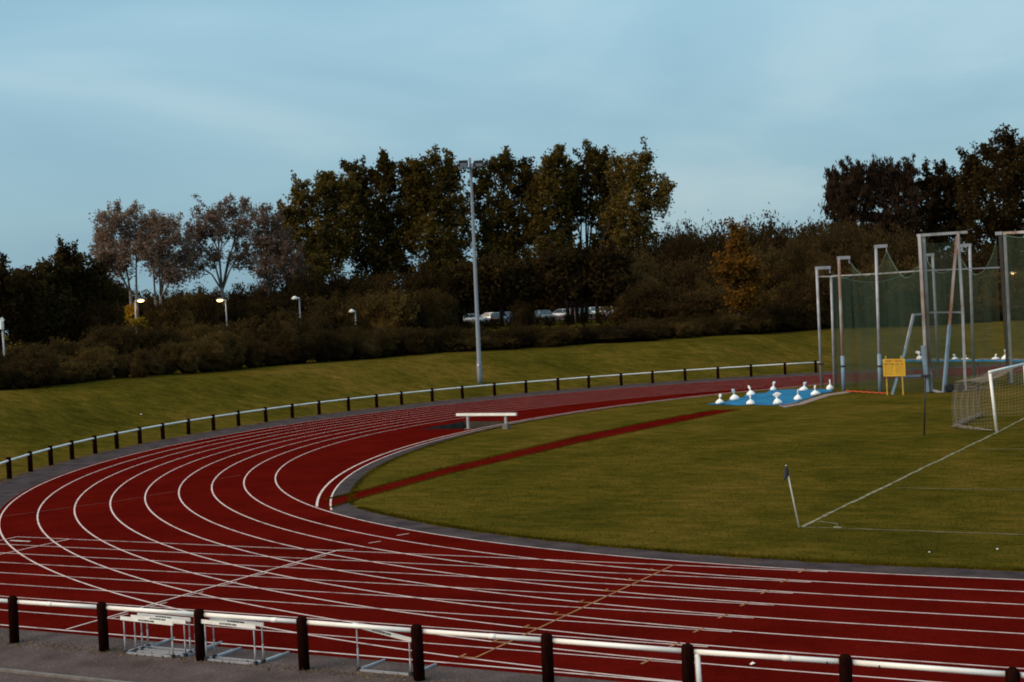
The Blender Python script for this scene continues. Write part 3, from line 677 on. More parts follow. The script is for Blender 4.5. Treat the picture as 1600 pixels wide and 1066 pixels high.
# ------------------------------------------------------------ goal
go = thing('football_goal', 'white football goal with a slack pale net beside the throwing cage', 'goal', (-4.25, -4.9, 0))
gb = G(1557.5, 675); d1 = math.hypot(gb.x-CX, gb.y-CY); gt = P(1546.5, 581.5, d1)
b = MB(); b.tube([gb, gt], .062, 12)
far_b = Vector((gb.x+.05, gb.y+7.32, 0)); far_t = Vector((far_b.x-.05, far_b.y, 2.44))
part('upright', b, M['white'], go, True)
b = MB(); b.tube([far_b, far_t], .062, 12); part('upright', b, M['white'], go, True)
b = MB(); b.tube([gt-Vector((0, .06, 0)), far_t+Vector((0, .06, 0))], .062, 12); part('crossbar', b, M['white'], go, True)
def mesh_net(P00, P10, P11, P01, nu, nv_, sagf, rad=.004):
    """real cord grid on a bilinear patch with sag"""
    b = MB()
    def S(u, v):
        q = (P00*(1-u)+P10*u)*(1-v)+(P01*(1-u)+P11*u)*v; return q+sagf(u, v)
    def ribbon(pts):
        for i in range(len(pts)-1):
            a_, c_ = pts[i], pts[i+1]; d = (c_-a_); s1 = d.cross(Vector((.3, .2, 1))).normalized()*rad; s2 = d.cross(s1).normalized()*rad
            n = len(b.v); b.v += [tuple(a_+s1), tuple(a_-s1*.5+s2), tuple(a_-s1*.5-s2), tuple(c_+s1), tuple(c_-s1*.5+s2), tuple(c_-s1*.5-s2)]
            b.f += [(n, n+1, n+4, n+3), (n+1, n+2, n+5, n+4), (n+2, n, n+3, n+5)]
    for i in range(nu+1): ribbon([S(i/nu, j/nv_) for j in range(nv_+1)])
    for j in range(nv_+1): ribbon([S(i/nu, j/nv_) for i in range(nu+1)])
    return b
bkx = -6.35
bn0, bn1 = Vector((bkx, gb.y+1.5, 0.12)), Vector((bkx, far_b.y+.2, .12)); bt0, bt1 = Vector((bkx+.15, gb.y+1.55, 2.05)), Vector((bkx+.3, far_b.y+.1, 1.9))
gtv, ftv = Vector(gt), Vector(far_t)
sg0 = lambda u, v: Vector((0, 0, -.28*math.sin(math.pi*u)*math.sin(math.pi*v)-.06*math.sin(u*19)*math.sin(math.pi*v)))
b = mesh_net(gtv, ftv, bt1, bt0, 46, 14, sg0)
b2 = mesh_net(bt0, bt1, bn1, bn0, 46, 13, lambda u, v: Vector((-.12*math.sin(math.pi*v)+.03*math.sin(u*30), 0, -.10*math.sin(math.pi*u)*(1-v))))
b3 = mesh_net(gtv, bt0, bn0, Vector(gb)+Vector((-.1, 0, .1)), 13, 15, lambda u, v: Vector((0, .10*math.sin(math.pi*v)*math.sin(u*9), -.10*math.sin(math.pi*u))))
b4 = mesh_net(ftv, bt1, bn1, Vector(far_b)+Vector((-.1, 0, .1)), 13, 15, lambda u, v: Vector((0, 0, -.1*math.sin(math.pi*u))))
for q in (b2, b3, b4): b.add(q.v, q.f)
bag = MB(); rr = random.Random(8)
n_ = part('net', b, M['cord'], go)
# bunched net along the ground
bag = MB(); rr = random.Random(8)
for k in range(9):
    oy = rr.uniform(-.12, .12)
    bag.tube([(bkx+.35*t*0+rr.uniform(-.07, .07)+.12*math.sin(t*7+k), bn0.y+oy*1+(bn1.y-bn0.y)*t, .07+abs(rr.gauss(0, .06))) for t in np.linspace(0, 1, 40)], .012, 4)
    bag.tube([(gb.x-.2+(bkx-gb.x+.2)*t, gb.y+(bn0.y-gb.y)*t+rr.uniform(-.07, .07), .06+abs(rr.gauss(0, .07))*(t+.2)) for t in np.linspace(0, 1, 18)], .012, 4)
part('ground_skirt', bag, M['cord'], go)
for (u, v, ut, vt, lb) in ((1444, 680.5, 1446, 586, 'thin dark steel net stanchion standing alone in the grass, left of the goal'), (1529.5, 646, 1527.5, 567.5, 'thin dark net stanchion behind the goal net')):
    q = G(u, v); d = math.hypot(q.x-CX, q.y-CY); t = P(ut, vt, d); b = MB(); b.tube([q, t], .034, 8); b.tube([q+(t-q)*.55, q+(t-q)*.57], .05, 8); b.tube([q+(t-q)*.97, t], .045, 8)
    solo('net_stanchion', lb, 'pole', b, M['dark'], tuple(q), smooth=True)
# ------------------------------------------------------------ corner flag
q = G(1248.5, 824); d = math.hypot(q.x-CX, q.y-CY); t = P(1228, 727, d); t2 = P(1231.5, 743, d)
cf = thing('corner_flag', 'leaning white corner post with a drooping navy flag on the pitch corner', 'corner flag', tuple(q))
b = MB(); b.tube([q, t2, t], [.022, .020, .018], 10); part('pole', b, M['white'], cf, True)
rX = Vector((RT.x, RT.y, 0)).normalized(); fb = MB()
def fq(u, v, o=0.0): p_ = P(u, v, d+o); return p_
rows = [(728, 1227.0, 1229.5), (733, 1226.0, 1231.5), (738, 1225.6, 1232.6), (743, 1225.0, 1232.8), (747, 1224.4, 1228.6), (751, 1224.2, 1226.9)]
A = [fq(a_, v, -.03) for v, a_, c_ in rows]; Mi = [fq((a_+c_)/2, v, -.07) for v, a_, c_ in rows]; C_ = [fq(c_, v, -.03) for v, a_, c_ in rows]; Bk = [fq((a_+c_)/2, v, .04) for v, a_, c_ in rows]
fb.strip(A, Mi); fb.strip(Mi, C_); fb.strip(C_, Bk); fb.strip(Bk, A); part('flag', fb, M['flag'], cf)

# ------------------------------------------------------------ floodlight mast
def on_bank(u, v):
    s = 60.0; d = ray(u, v); hd = math.hypot(d.x, d.y)
    while s < 400:
        x, y, z = CX+d.x/hd*s, CY+d.y/hd*s, CZ+d.z/hd*s
        if z <= zg(x, y): return Vector((x, y, z)), s
        s += .1
    return Vector((x, y, z)), s
q, d = on_bank(750, 598); t = P(735.6, 264, d)
fm = thing('floodlight_mast', 'tall grey floodlight mast on the grass bank with two dark lamps on its crossarm', 'floodlight', tuple(q))
b = MB(); b.tube([q-Vector((0, 0, .2)), q+(t-q)*.02, q+(t-q)*.10, q+(t-q)*.101, t], [.21, .21, .20, .165, .095], 12); part('pole', b, M['pole'], fm, True)
b = MB(); b.box(q+Vector((.1, -.3, 1.35)), (.12, .08, .12)); part('access_door', b, M['white'], fm)
b = MB(); b.beam(P(717.5, 263.2, d), P(742.5, 261.6, d), .13); b.tube([t, P(734.0, 249, d)], .085, 8); b.tube([P(734.1, 252, d), P(733.8, 247, d)], .11, 8); part('crossarm', b, M['galv'], fm)
for ua, ub, va, vb in ((716.5, 731.5, 251.6, 261), (740.3, 755.8, 251.8, 261.2)):
    p0, p1 = P(ua, va, d-.2), P(ub, vb, d-.2); c = (p0+p1)/2; wx = (Vector((p1.x, p1.y, 0))-Vector((p0.x, p0.y, 0))).length; hz = p0.z-p1.z
    ax = Vector((p1.x-p0.x, p1.y-p0.y, 0)).normalized(); yv = Vector((0, 0, 1)).cross(ax); rot = Matrix((ax, yv, Vector((0, 0, 1)))).transposed()
    b = MB(); x, h = wx/2, hz/2
    vs = [(-x, -.3, -h), (x, -.3, -h), (x, -.3, h), (-x, -.3, h), (-x*.75, .35, -h*.6), (x*.75, .35, -h*.6), (x*.75, .35, h*.8), (-x*.75, .35, h*.8)]
    b.add([c+rot @ Vector(v) for v in vs], [(3, 2, 1, 0), (4, 5, 6, 7), (0, 1, 5, 4), (2, 3, 7, 6), (1, 2, 6, 5), (3, 0, 4, 7)])
    b.beam(c+Vector((0, 0, -h)), c+Vector((0, 0, -h-.25)), .08); fo = part('lamp_housing', b, M['black'], fm)
    b = MB(); b.add([c+rot @ Vector(v) for v in ((-x*.7, -.31, -h*.75), (x*.7, -.31, -h*.75), (x*.7, -.31, h*.1), (-x*.7, -.31, h*.1))], [(0, 1, 2, 3)]); part('lamp_glass', b, M['pole'], fo)

# ------------------------------------------------------------ street lamps
M['lamp_lit'] = emit('lit_sodium_lamp', (1.0, .60, .24), 5)
def lamp(u, v, d, arm, lit, label, headw=.75, h_low=None):
    t = P(u, v, d); z = zg(t.x, t.y); base = Vector((t.x, t.y, z))
    L_ = thing('street_lamp', label, 'street lamp', tuple(base), 'street lamps beyond the grass bank')
    b = MB(); b.tube([base, (t.x, t.y, t.z)], [.09, .055], 8); part('pole', b, M['pole'], L_, True)
    hd = rX*arm; e0 = Vector(t)+hd*.15; c = Vector(t)+hd*(.15+headw/2)+Vector((0, 0, .02))
    b = MB(); b.tube([t, e0], .04, 6)
    n = 10
    for i in range(7):
        f = i/6; r_ = math.sin(math.pi*min(max(f, .04), .96))
        for k in range(n):
            a = 2*math.pi*k/n; b.v.append(tuple(c+rX*(f-.5)*headw+Vector((0, 0, 1))*(max(math.sin(a), -.1)*.17*r_)+Vector((FW.x, FW.y, 0))*math.cos(a)*.17*r_))
    o_ = len(b.v)-7*n
    for i in range(6):
        for k in range(n): b.f.append((o_+i*n+k, o_+i*n+(k+1) % n, o_+(i+1)*n+(k+1) % n, o_+(i+1)*n+k))
    part('lamp_head', b, M['white' if not lit else 'galv'], L_, True)
    b = MB(); b.lathe((c.x, c.y, c.z), [(.02, -.17), (.13, -.15), (.17, -.08), (.17, .0)], 10, 1.9, 1.2)
    part('lamp_lens', b, M['lamp_lit'] if lit else M['white'], L_, True)
    if lit:
        ld = bpy.data.lights.new('lamp_glow', 'POINT'); ld.energy = 55; ld.color = (1, .55, .2); ld.shadow_soft_size = .15
        lo = bpy.data.objects.new('lamp_glow', ld); col.objects.link(lo); lo.parent = L_; lo.location = c-Vector(L_.location)+Vector((0, 0, -.35))
lamp(210.5, 470, 130, 1, True, 'lit orange street lamp on the left, its arm to the right above a yellow bush')
lamp(352.5, 468.5, 135, -1, True, 'lit orange street lamp in front of a pale trunk, its arm to the left')
lamp(467.5, 465.5, 131, -1, False, 'unlit white street lamp left of the tall row of trees', .5)
lamp(555, 485.8, 135, -.9, False, 'small unlit lamp head showing just above the bushes, middle left', .42)
lamp(1581, 427, 150, .12, True, 'lit lamp on a thin post seen through the cage at the right edge', .55)
t = P(4.5, 507, 108); base = Vector((t.x, t.y, zg(t.x, t.y)))
L_ = thing('camera_post', 'grey post with a security camera and box at the left edge of the picture', 'camera post', tuple(base))
b = MB(); b.tube([base, P(3, 500, 108)], .07, 8); part('pole', b, M['galv'], L_, True)
b = MB(); b.beam(P(-3, 503, 108), P(5.5, 498, 108), .28); part('camera', b, M['white'], L_)
b = MB(); b.box(P(1, 508.5, 107.9), (.34, .25, .55)); part('control_box', b, M['white'], L_)

# ------------------------------------------------------------ vegetation
def quads_mesh(name, C, S, m, seed, extra=None, asp=.62, upright=0.0):
    """one mesh of leaf-sized diamonds; C centres (n,3), S sizes (n,)"""
    r = np.random.default_rng(seed); n = len(C)
    a = r.normal(size=(n, 3)); a[:, 2] += upright*np.sign(a[:, 2])*2; a /= np.linalg.norm(a, axis=1)[:, None]
    b = r.normal(size=(n, 3)); b -= a*(a*b).sum(1)[:, None]; b /= np.linalg.norm(b, axis=1)[:, None]
    A = a*S[:, None]*.62; B = b*S[:, None]*.62*asp
    V = np.stack([C-A, C+B*.9+A*.1, C+A, C-B], 1).reshape(-1, 3)
    F = np.arange(4*n).reshape(n, 4)
    if extra is not None:
        ev, ef, em = extra
        # wood and leaves live in separate parts, extra is only used for crown cores
        off = len(V); V = np.vstack([V, ev]); fl = [tuple(x) for x in F]+[tuple(i+off for i in f) for f in ef]
    else: fl = None
    me = bpy.data.meshes.new(name)
    if fl is None:
        me.vertices.add(len(V)); me.vertices.foreach_set('co', V.astype(np.float32).ravel())
        me.loops.add(4*n); me.loops.foreach_set('vertex_index', F.ravel().astype(np.int32))
        me.polygons.add(n); me.polygons.foreach_set('loop_start', np.arange(0, 4*n, 4, dtype=np.int32)); me.polygons.foreach_set('loop_total', np.full(n, 4, dtype=np.int32))
        me.update(calc_edges=True)
    else: me.from_pydata([tuple(x) for x in V], [], fl)
    me.materials.append(m); me.validate(); return me
def core(r, n, rad, jit):
    """rough lump hidden inside a dense crown"""
    V = []; F = []; nu, nv = 10, 7
    for j in range(nv+1):
        ph = math.pi*j/nv
        for i in range(nu):
            th = 2*math.pi*i/nu; k = 1+r.uniform(-jit, jit); V.append((rad[0]*k*math.sin(ph)*math.cos(th), rad[1]*k*math.sin(ph)*math.sin(th), rad[2]*k*math.cos(ph)))
    for j in range(nv):
        for i in range(nu): F.append((j*nu+i, j*nu+(i+1) % nu, (j+1)*nu+(i+1) % nu, (j+1)*nu+i))
    return V, F
def clumps(r, lobes, nper, spread, zsq=1.0):
    out = []
    for (c, rad) in lobes:
        k = int(nper); d = r.normal(size=(k, 3)); d /= np.linalg.norm(d, axis=1)[:, None]
        q = r.random(k)**(1/2.2); out.append(np.array(c)+d*q[:, None]*np.array(rad))
    return np.vstack(out)
FWH = Vector((FW.x, FW.y, 0)).normalized()
def tree(name, label, cat, u_tr, v_base, d, lobes, kind, leaf, nclump, nleaf, size, spread, bark, seed, group=None, thick=.28, upright=0.0, trunks=None, asp=.62, shoot=.62):
    r = np.random.default_rng(seed); rr = random.Random(seed)
    b0 = P(u_tr, v_base, d); base = Vector((b0.x, b0.y, zg(b0.x, b0.y)))
    t = thing(name, label, cat, tuple(base), group)
    L3 = []
    px = d/FPX
    for (u, v, ru, rv) in lobes:
        c = P(u, v, d+rr.uniform(-.5, .5)*ru*px)-base; L3.append(((c.x, c.y, c.z), (ru*px, ru*px, rv*px)))
    area = np.array([l[1][0]*l[1][2] for l in L3]); area = area/area.sum()
    CC = []; 
    for l, a in zip(L3, area): CC.append(clumps(r, [l], max(3, nclump*a), 0))
    CC = np.vstack(CC)
    SPR = []                                             # ragged shoots that stand out of the outline
    for (c, ra) in L3:
        for _ in range(int(5+ra[0]*ra[2]*1.1)):
            a = r.random()*6.283; el = r.uniform(-.15, 1.0); dv_ = np.array([math.cos(a)*math.cos(el*1.4), math.sin(a)*math.cos(el*1.4), math.sin(el*1.4)])
            s0 = np.array(c)+dv_*np.array(ra)*r.uniform(.8, 1.0); ln = r.uniform(.5, 1.7)*shoot
            gd = dv_*.7+np.array([0, 0, .7])+r.normal(size=3)*.25
            for q in range(5): SPR.append(s0+gd*ln*q/4)
    SPR = np.array(SPR); nS = len(SPR); CC = np.vstack([CC, SPR])
    wts = np.ones(len(CC)); wts[-nS:] = .38; wts *= .35+r.random(len(CC)); wts /= wts.sum()
    idx = r.choice(len(CC), nleaf, p=wts)
    sp = spread*(.35+.85*r.random(len(CC))); sp[-nS:] = spread*.42
    pts = CC[idx]+np.clip(r.normal(size=(nleaf, 3)), -2.0, 2.0)*sp[idx][:, None]*np.array([1, 1, .9])
    S = size*(.6+.8*r.random(nleaf))
    me = quads_mesh('crown', pts, S, M[leaf], seed, None, asp, upright); link('crown', me, t)
    # wood: trunks fork into limbs that reach clump centres
    wb = MB(); lim = MB(); zc = min(c[2]-ra[2]*.7 for c, ra in L3)
    top_pts = sorted(range(len(L3)), key=lambda i: L3[i][0][2])
    trunks = trunks or [0]
    for ti, off in enumerate(trunks):
        ox = rX*off*px
        forkz = max(zc*.8, 1.0)
        fk = Vector((ox.x*1.15, ox.y*1.15, forkz))
        wb.tube([Vector((ox.x*.7, ox.y*.7, -.3)), Vector((ox.x, ox.y, forkz*.5)), fk], [thick*1.15, thick*.9, thick*.72], 8)
        for li, (c, ra) in enumerate(L3):
            if len(trunks) > 1 and min(range(len(trunks)), key=lambda k: abs((Vector(c)-rX*trunks[k]*px*1.2).dot(rX))) != ti: continue
            e = Vector(c)+Vector((0, 0, ra[2]*.55)); m1 = fk+(e-fk)*.4+Vector((rr.uniform(-.4, .4), rr.uniform(-.4, .4), .1*(e-fk).length))
            lim.tube([fk-Vector((0, 0, .3)), m1, e], [thick*.55, thick*.34, .05], 6)
            for _ in range(7):
                s0 = m1+(e-m1)*rr.uniform(0, .8); k = rr.randrange(len(CC))
                cand = min((Vector(CC[rr.randrange(len(CC))]) for _ in range(14)), key=lambda q: (q-Vector(c)).length+rr.random()*ra[0]*1.5)
                mid = (s0+cand)/2+Vector((rr.uniform(-.3, .3), rr.uniform(-.3, .3), -.15)); lim.tube([s0, mid, cand], [thick*.22, thick*.13, .025], 5, False)
    link('trunk', wb.mesh('trunk', M[bark], smooth=True), t); link('branches', lim.mesh('branches', M[bark], smooth=True), t)
    return t
# the tall row
TL = 'tall row of leafy trees behind the bank'
tree('tall_tree', 'olive green tree at the left end of the tall row, beside pale thin trees', 'tree', 500, 520, 168, [(500, 305, 26, 26), (474, 330, 22, 32), (522, 325, 20, 40), (486, 375, 40, 34), (525, 380, 30, 38), (455, 350, 12, 22), (490, 430, 45, 40), (446, 350, 16, 22), (438, 392, 16, 24), (468, 302, 9, 12), (514, 290, 8, 12), (545, 345, 22, 40), (546, 305, 14, 26), (500, 400, 40, 30)], 0, 'leaf_tall', 420, 26000, .30, .52, 'bark', 11, TL)
tree('tall_tree', 'tall tree second from the left in the tall row, its crown domed and dense', 'tree', 595, 520, 171, [(603, 280, 20, 26), (570, 290, 20, 30), (636, 288, 20, 26), (590, 325, 40, 38), (568, 375, 36, 38), (625, 360, 34, 40), (598, 430, 50, 38), (550, 272, 9, 15), (602, 258, 9, 14), (555, 315, 14, 28), (652, 330, 20, 40), (648, 290, 12, 26), (600, 395, 45, 28)], 0, 'leaf_tall', 500, 31000, .30, .52, 'bark', 12, TL)
tree('tall_tree', 'tall tree just left of the floodlight mast, with two narrow tops', 'tree', 688, 520, 169, [(684, 270, 14, 22), (707, 275, 14, 28), (660, 285, 14, 26), (688, 320, 38, 38), (672, 375, 38, 38), (708, 385, 26, 36), (690, 435, 46, 36), (655, 268, 7, 12), (648, 320, 16, 36), (722, 345, 12, 30)], 0, 'leaf_tall', 410, 25000, .30, .52, 'bark', 13, TL)
tree('tall_tree', 'tall tree with yellowing leaves right behind the floodlight mast', 'tree', 785, 520, 172, [(783, 270, 14, 24), (758, 278, 18, 26), (806, 285, 14, 28), (828, 300, 13, 26), (780, 325, 40, 36), (802, 375, 40, 40), (762, 378, 26, 34), (785, 440, 50, 38), (790, 254, 8, 12), (826, 276, 7, 16), (745, 322, 12, 28), (836, 345, 18, 36), (842, 306, 13, 30), (790, 405, 46, 30)], 0, 'leaf_tall', 460, 29000, .30, .52, 'bark', 14, TL)
tree('tall_tree', 'tall tree with a narrow oval top, left of the stems seen against sky', 'tree', 896, 520, 170, [(866, 256, 17, 24), (862, 290, 20, 34), (872, 330, 17, 32), (848, 358, 22, 28), (885, 355, 9, 22), (856, 405, 30, 34), (880, 385, 12, 24), (888, 286, 11, 26), (838, 330, 12, 26)], 0, 'leaf_tall', 310, 18000, .29, .50, 'bark', 15, TL, thick=.24, trunks=[0, -8])
tree('tall_tree', 'tallest tree of the tall row, its pointed top rising above the others', 'tree', 908, 520, 173, [(922, 266, 16, 30), (903, 296, 15, 30), (945, 282, 12, 36), (928, 318, 24, 36), (900, 330, 10, 24), (922, 250, 7, 12), (942, 256, 6, 14), (888, 300, 14, 34), (948, 345, 16, 34), (940, 385, 24, 22), (962, 300, 13, 34), (890, 320, 10, 22)], 0, 'leaf_tall', 310, 18500, .29, .50, 'bark', 16, TL, thick=.22, trunks=[-6, 4, 12])
tree('tall_tree', 'tall tree at the right end of the tall row, leaning out over the lower hedge', 'tree', 935, 520, 169, [(985, 270, 16, 30), (1008, 285, 14, 36), (965, 280, 12, 34), (988, 330, 30, 36), (1028, 315, 14, 26), (1000, 365, 22, 20), (958, 345, 15, 28), (1008, 252, 6, 16), (1038, 300, 8, 14), (975, 385, 26, 26)], 0, 'leaf_tall', 360, 17000, .28, .50, 'bark', 17, TL, thick=.24)
# thin pale trees, left
TP = 'thin pale barked trees on the left'
tree('birch_tree', 'thin pale tree leftmost of the pale group, rising behind the lit left lamp', 'tree', 212, 500, 158, [(182, 345, 28, 18), (172, 375, 26, 24), (212, 365, 18, 26), (160, 405, 18, 13), (192, 398, 28, 18), (180, 420, 24, 16), (225, 385, 12, 20)], 0, 'leaf_grey', 230, 15500, .20, .44, 'palebark', 21, TP, thick=.20, trunks=[-5, 3])
tree('birch_tree', 'thin pale tree second from the left in the pale group, forked low down', 'tree', 245, 505, 156, [(245, 352, 20, 14), (265, 372, 24, 26), (236, 388, 22, 24), (288, 405, 16, 26), (256, 418, 22, 18), (275, 430, 20, 16)], 0, 'leaf_grey', 210, 13500, .20, .44, 'palebark', 22, TP, thick=.20, trunks=[0, 7])
tree('birch_tree', 'broad pale barked tree with sky between its limbs, behind the right lit lamp', 'tree', 350, 505, 160, [(342, 332, 26, 14), (318, 350, 24, 20), (380, 332, 22, 13), (386, 362, 22, 24), (306, 385, 18, 26), (330, 400, 16, 18), (378, 405, 24, 18), (350, 362, 16, 12), (302, 420, 14, 14)], 0, 'leaf_grey', 230, 14500, .20, .44, 'palebark', 23, TP, thick=.24, trunks=[0])
tree('birch_tree', 'thin grey leaved tree nearest the tall row, right of the pale group', 'tree', 440, 505, 158, [(415, 345, 18, 16), (432, 380, 20, 28), (455, 415, 20, 30), (412, 395, 16, 24), (420, 430, 22, 22), (465, 440, 14, 24)], 0, 'leaf_grey', 230, 15000, .20, .46, 'palebark', 24, TP, thick=.18, trunks=[-16, 3, 14])
# dark trees far left
TD = 'dark trees at the far left'
for i, (u, v, ru, rv, lb) in enumerate(((-2, 462, 26, 36, 'dark tree cut by the left edge of the picture'), (42, 465, 24, 34, 'low dark tree second from the left edge, with a bumpy top'), (82, 462, 24, 38, 'dark tree left of the one with the thin spire'), (112, 450, 28, 42, 'dark tree with a thin spire on top'), (150, 462, 30, 36, 'dark tree right of the thin spire, beneath the pale tree'))):
    lo = [(u, v, ru, rv), (u-ru*.5, v+20, ru*.8, rv), (u+ru*.5, v+18, ru*.8, rv), (u, v+45, ru*1.2, rv), (u-ru*.4, v-rv*.75, 7, 9), (u+ru*.3, v-rv*.8, 8, 9)]
    if i == 3: lo += [(98, 408, 4, 9), (98, 398, 3, 6)]
    tree('dark_tree', lb, 'tree', u, 530, 142+i*2, lo, 0, 'leaf_dark', 240, 13000, .28, .48, 'bark', 31+i, TD)
# right hand trees
TR = 'big trees at the right'
tree('spiky_tree', 'dark purplish tree with a spiky rounded outline, left end of the right hand trees', 'tree', 1345, 470, 186, [(1345, 298, 34, 34), (1318, 305, 26, 30), (1302, 290, 12, 16), (1365, 285, 14, 24), (1330, 335, 36, 34), (1350, 370, 50, 36), (1300, 322, 12, 14), (1338, 275, 26, 14)], 0, 'leaf_spiky', 460, 26000, .36, .40, 'bark', 41, TR, upright=1.1, asp=.32)
tree('spiky_tree', 'dark spiky topped tree, the second from the left of the right hand trees', 'tree', 1405, 470, 187, [(1400, 290, 30, 30), (1392, 275, 16, 14), (1420, 280, 16, 18), (1410, 330, 40, 40), (1400, 375, 50, 36)], 0, 'leaf_spiky', 380, 21000, .36, .40, 'bark', 42, TR, upright=1.1, asp=.32)
tree('tall_tree', 'lower dark tree with a knobbly top between the spiky trees and the tall one', 'tree', 1465, 470, 190, [(1448, 290, 14, 20), (1470, 285, 18, 20), (1462, 325, 34, 38), (1450, 370, 46, 40), (1492, 300, 16, 30), (1500, 350, 30, 50)], 0, 'leaf_dark', 330, 18000, .32, .52, 'bark', 43, TR)
tree('tall_tree', 'tallest dark tree at the right edge, partly cut off', 'tree', 1575, 470, 184, [(1568, 244, 20, 26), (1540, 260, 16, 28), (1592, 250, 16, 22), (1515, 262, 10, 14), (1525, 290, 20, 30), (1565, 285, 40, 38), (1608, 270, 34, 44), (1550, 335, 52, 48), (1610, 340, 40, 60), (1573, 228, 7, 10), (1505, 305, 8, 18), (1560, 395, 60, 45)], 0, 'leaf_dark', 470, 29000, .32, .54, 'bark', 44, TR)
tree('autumn_tree', 'small orange autumn tree in front of the hedge, its top pointed', 'tree', 1158, 520, 141, [(1152, 385, 14, 22), (1158, 412, 28, 24), (1140, 425, 18, 20), (1172, 440, 22, 18), (1150, 368, 5, 12), (1160, 465, 26, 20)], 0, 'leaf_orange', 220, 8500, .26, .42, 'bark', 51)

# unit bushes reused at many sizes
def unit_bush(seed, leaf, n, size, with_core=True, upright=0.0, asp=.6, nl=60):
    r = np.random.default_rng(seed); lobes = [((0, 0, .52), (.80, .80, .44))]
    for _ in range(9):
        a = r.random()*6.283; q = .25+.55*r.random(); lobes.append(((q*math.cos(a), q*math.sin(a), .35+.38*r.random()), (.34, .34, .24)))
    CC = []
    for l in lobes[:1]: CC.append(clumps(r, [l], nl*2, 0))
    for l in lobes[1:]: CC.append(clumps(r, [l], nl*.35, 0))
    CC = np.vstack(CC); CC = CC[CC[:, 2] > .04]; idx = r.integers(0, len(CC), n)
    pts = CC[idx]+r.normal(size=(n, 3))*(.045+.05*r.random(n))[:, None]*np.array([1, 1, .5]); S = size*(.55+.9*r.random(n))
    ex = None
    if with_core:
        V, F = core(r, 0, (.60, .60, .34), .16); V = [(x, y, z+.40) for x, y, z in V]; ex = (np.array(V), F, None)
    return quads_mesh('foliage', pts, S, M[leaf], seed, ex, asp, upright)
def stem_mesh(seed):
    rr = random.Random(seed); b = MB()
    for _ in range(4):
        a = rr.uniform(0, 6.28); b.tube([(0, 0, -.05), (.12*math.cos(a), .12*math.sin(a), .2), (.3*math.cos(a), .3*math.sin(a), .5)], [.05, .035, .01], 5)
    return b.mesh('stems', M['bark'])
STM = stem_mesh(1)
BU = {k: [unit_bush(s0+i, k, n, sz, True, up, asp) for i in range(3)] for s0, k, n, sz, up, asp in ((100, 'leaf_shrub', 8500, .044, 0, .6), (110, 'leaf_dark', 8000, .046, 0, .6), (120, 'leaf_brown', 12000, .036, 0, .5))}
BU['sparse'] = [unit_bush(140+i, 'leaf_dark', 1500, .06, False) for i in range(2)]
BU['leaf_yellow'] = [unit_bush(130, 'leaf_yellow', 1600, .10, False)]
brn = random.Random(77)
def bush(u, vtop, d, rad, leaf, label, group, name='bush', hmin=1.6):
    if name == 'bush' and leaf in ('leaf_shrub', 'leaf_dark') and brn.random() < .4: leaf = brn.choice(['leaf_shrub', 'leaf_dark', 'leaf_dark', 'leaf_brown'])
    t = P(u, vtop, d); z = zg(t.x, t.y)-.25; h = max(t.z-z, hmin)
    o = thing(name, label, 'bush', (t.x, t.y, z), group)
    o.rotation_euler.z = brn.uniform(0, 6.28); k = rad if rad else h*.62
    o.scale = (k, k*brn.uniform(.85, 1.15), h/1.0)
    link('foliage', brn.choice(BU[leaf]), o); link('stems', STM, o)
    return o
def band(u0, u1, step, d, tops, leaf, label, group, radpx, name='bush', dj=3, vj=5, skip=()):
    u = u0
    while u < u1:
        vt = lerp_keys(u, tops)+brn.uniform(-vj, vj)
        if not any(a < u < b_ for a, b_ in skip):
            dd = d+brn.uniform(-dj, dj); bush(u, vt, dd, radpx*dd/FPX*brn.uniform(.62, 1.4), leaf, label, group, name)
        u += step*brn.uniform(.75, 1.25)
crest_d = lambda u: float(np.interp(u, [0, 200, 400, 600, 750, 1000, 1270, 1600], [95, 102.5, 109.5, 116, 120, 125.5, 141, 143.5]))
def cband(u0, u1, step, off, *a, **k):
    # a band that follows the bank's crest
    tops, leaf, label, group, radpx = a; u = u0; sk = k.get('skip', ()); vj = k.get('vj', 5)
    while u < u1:
        if not any(p_ < u < q_ for p_, q_ in sk):
            dd = crest_d(u)+off+brn.uniform(-1.2, 1.2); bush(u, lerp_keys(u, tops)+brn.uniform(-vj, vj), dd, radpx*dd/FPX*brn.uniform(.62, 1.4), leaf, label, group)
        u += step*brn.uniform(.75, 1.25)
CARGAP = ((688, 1004),)
cband(-40, 470, 27, 4.5, [(0, 562), (100, 556), (200, 546), (300, 530), (400, 520), (470, 515)], 'leaf_shrub', 'rounded dull green bush in the front row along the crest of the grass bank, left', 'front bushes along the bank crest, left', 34, vj=13)
cband(-40, 480, 34, 13, [(0, 546), (60, 532), (120, 520), (200, 504), (300, 506), (360, 492), (420, 486), (480, 484)], 'leaf_shrub', 'dull green bush in the second row behind the bank crest, left', 'second row of bushes, left', 40, vj=9)
cband(440, 1290, 27, 5.5, [(440, 520), (600, 515), (720, 516), (800, 514), (960, 510), (1100, 490), (1290, 470)], 'leaf_dark', 'low dark bush in the front row along the crest of the grass bank, middle', 'front bushes along the bank crest, middle', 36, vj=9)
cband(1270, 1680, 36, 6, [(1270, 480), (1400, 478), (1500, 490), (1600, 478), (1700, 470)], 'leaf_dark', 'dark bush in the front row on the bank behind the throwing cage', 'front bushes behind the cage', 40, vj=6)
cband(440, 1300, 30, 11, [(440, 514), (600, 510), (720, 511), (800, 510), (960, 505), (1100, 486), (1290, 468)], 'leaf_dark', 'low dark bush in the second row behind the bank crest, middle', 'second row of bushes, middle', 36, vj=3)
